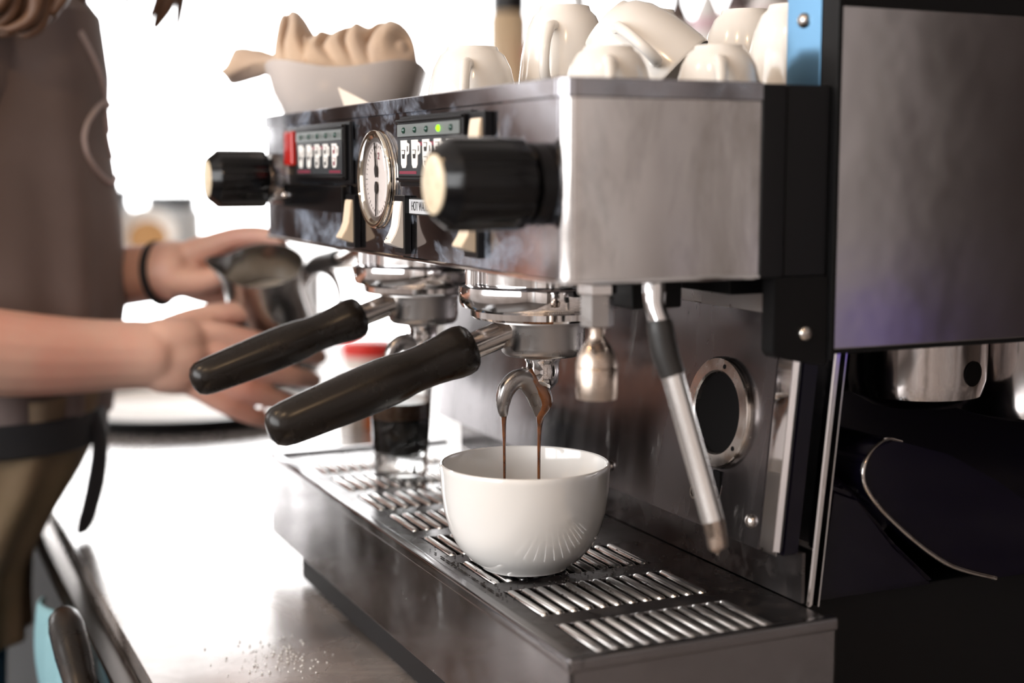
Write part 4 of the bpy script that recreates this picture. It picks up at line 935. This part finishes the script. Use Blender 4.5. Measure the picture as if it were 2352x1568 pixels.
# back bench under the window with bowls
bb = thing('back_bench', (-3.0, 0.3, RZ0), 'white bench below the bright window at the end of the room', 'bench')
MB().box(-3.6, -2.5, -2.0, 0.95, 0.135, 0.165, 0.003).build('bench_top', white_pl, bb)
for x in (-3.56, -2.54):
    for y in (-1.96, 0.91): MB().box(x-0.03, x+0.03, y-0.03, y+0.03, RZ0+0.001, 0.1345, 0.002).build('leg', frame_m, bb)
b_ = thing('soup_bowl', (-2.62, 0.255, 0.166), 'white bowl with tan contents tipped towards the camera on the bench', 'bowl')
BM = T(-2.62, 0.250, 0.225) @ Ry(math.radians(62)) @ Rx(math.radians(8))
MB().lathe([(0.0001, -0.035), (0.030, -0.034), (0.055, -0.015), (0.068, 0.012), (0.064, 0.012), (0.052, -0.008), (0.036, -0.014)], BM, 40, True, False).build('bowl_body', ceramic, b_)
MB().lathe([(0.044, -0.011), (0.0001, -0.006)], BM, 32, True, False).build('bowl_contents', M_('tan_food', (0.55, 0.30, 0.12), 0.6), b_)
for i, (x, y, r_, h) in enumerate(((-2.85, 0.205, 0.050, 0.165), (-2.82, 0.345, 0.070, 0.150))):
    j = thing('storage_jar', (x, y, 0.166), ['narrow grey lidded jar on the bench behind the tipped bowl', 'wide grey lidded jar on the bench right of the narrow jar'][i], 'jar')
    MB().lathe([(r_*0.9, 0), (r_, 0.01), (r_, h*0.7), (r_*0.8, h*0.8)], T(x, y, 0.166), 32).build('jar_body', M_('frosted_jar', (0.55, 0.58, 0.6), 0.2), j)
    MB().lathe([(r_*0.85, h*0.78), (r_*0.85, h*0.97), (r_*0.8, h), (0.0001, h)], T(x, y, 0.166), 32).build('lid', M_('grey_lid', (0.08, 0.09, 0.10), 0.3), j)
# bottle shelf beyond the machine
sh = thing('bottle_shelf', (-2.0, 1.15, RZ0), 'pale bar shelf behind the machine with bottles standing in a row', 'shelf')
MB().box(-3.0, -1.0, 1.05, 1.30, 0.37, 0.40, 0.003).build('shelf_board', wall_m, sh)
MB().box(-2.98, -1.02, 1.10, 1.28, RZ0+0.001, 0.3695).build('shelf_base', wall_m, sh)
kinds = [((0.85, 0.83, 0.82), (0.62, 0.20, 0.24), 'white bottle with faded pink label, first from the left on the shelf'),
         ((0.85, 0.84, 0.83), (0.80, 0.62, 0.62), 'white bottle with pale rose label, second from the left on the shelf'),
         ((0.80, 0.80, 0.82), (0.10, 0.36, 0.60), 'white bottle with blue label in the row on the shelf'),
         ((0.86, 0.84, 0.80), (0.55, 0.62, 0.50), 'white bottle with sage green label in the row on the shelf'),
         ((0.10, 0.07, 0.06), (0.60, 0.55, 0.50), 'dark brown bottle with beige label in the row on the shelf'),
         ((0.86, 0.84, 0.82), (0.75, 0.55, 0.60), 'white bottle with mauve label right of the brown one'),
         ((0.12, 0.09, 0.09), (0.50, 0.35, 0.33), 'near black bottle with dull red label on the shelf'),
         ((0.84, 0.82, 0.80), (0.70, 0.58, 0.58), 'white bottle nearest the steel post on the shelf')]
for i, (c1, c2, lab) in enumerate(kinds):
    x = (-2.433, -2.25, -2.085, -1.915, -1.800, -1.690, -1.590, -1.490)[i]; y = 1.15
    b = thing('bottle', (x, y, 0.401), lab, 'bottle', 'bottles in a row on the bar shelf')
    MB().lathe([(0.028, 0.0), (0.032, 0.004), (0.032, 0.24), (0.026, 0.27), (0.013, 0.30), (0.012, 0.35), (0.014, 0.352), (0.014, 0.37), (0.0001, 0.37)], T(x, y, 0.401), 28).build('bottle_body', M_('bottle_%d' % i, c1, 0.25), b)
    MB().lathe([(0.0324, 0.235), (0.0328, 0.238), (0.0328, 0.300-0.04), (0.0322, 0.262)], T(x, y, 0.401), 28, False, False).build('label', M_('label_%d' % i, c2, 0.5), b)
bt_ = thing('tall_jar', (-2.55, 1.12, 0.401), 'tall tan jar with black lid left of the bottle row', 'jar')
MB().lathe([(0.045, 0), (0.050, 0.01), (0.050, 0.34), (0.040, 0.36)], T(-2.55, 1.12, 0.401), 32).build('jar_body', M_('tan_jar', (0.50, 0.36, 0.22), 0.4), bt_)
MB().lathe([(0.046, 0.355), (0.046, 0.40), (0.0001, 0.40)], T(-2.55, 1.12, 0.401), 32).build('lid', black_pl, bt_)

# ---------------------------------------------------------------- lamps of the room
def pendant(loc, r, power, label, col=(1.0, 0.66, 0.36)):
    t = thing('pendant_lamp', loc, label, 'lamp', 'pendant lamps over the bar')
    MB().tube([(loc[0], loc[1], loc[2]+r), (loc[0], loc[1], RZ1)], 0.004, 8, 1).build('cord', black_pl, t)
    MB().lathe([(0.02, r*1.5), (0.03, r*1.3), (0.03, r*0.7)], T(*loc), 24).build('lamp_holder', black_pl, t)
    MB().lathe([(r*math.sin(PI*k/16)+0.0001, -r*math.cos(PI*k/16)) for k in range(17)], T(*loc), 32).build('bulb', emis('bulb_glow', col, power), t)
pendant((0.35, -0.75, 1.25), 0.032, 230, 'glowing pendant bulb over the bar in front of the camera side')
pendant((-0.35, -0.95, 1.25), 0.032, 230, 'glowing pendant bulb over the barista side of the bar')
pendant((0.9, -0.35, 1.30), 0.032, 200, 'glowing pendant bulb behind the camera')

# ---------------------------------------------------------------- spills
def specks(name, n, fx_, mat, label, r0, r1):
    m = MB()
    for i in range(n):
        x, y, z = fx_(); r_ = random.uniform(r0, r1); k = random.random()*3
        t = bmesh.new(); bmesh.ops.create_icosphere(t, subdivisions=1, radius=r_)
        for v in t.verts: v.co = Vector((x+v.co.x*1.3, y+v.co.y, z+max(-r_*0.3, v.co.z*0.6)))
        m.merge(t, None, True)
    return tag(m.build(name, mat, None, False), label, 'spill', None, 'stuff')
specks('sugar_grains', 130, lambda: (random.gauss(-0.360, 0.022), random.gauss(-0.068, 0.018), 0.0006), M_('water_drop', (0.85, 0.83, 0.8), 0.4), 'tiny wet grains scattered on the counter in front of the drip tray', 0.0004, 0.0011)
def near_cup():
    a = random.uniform(0, 2*PI); r_ = abs(random.gauss(0.055, 0.016)); return (-0.1835+r_*math.cos(a), max(0.02, min(0.17, 0.062+r_*math.sin(a)*1.2)), TZ-0.0006)
specks('coffee_grounds', 420, near_cup, M_('coffee_grounds', (0.012, 0.007, 0.005), 0.6), 'dark specks of ground coffee scattered over the grate round the cup', 0.0003, 0.0009)
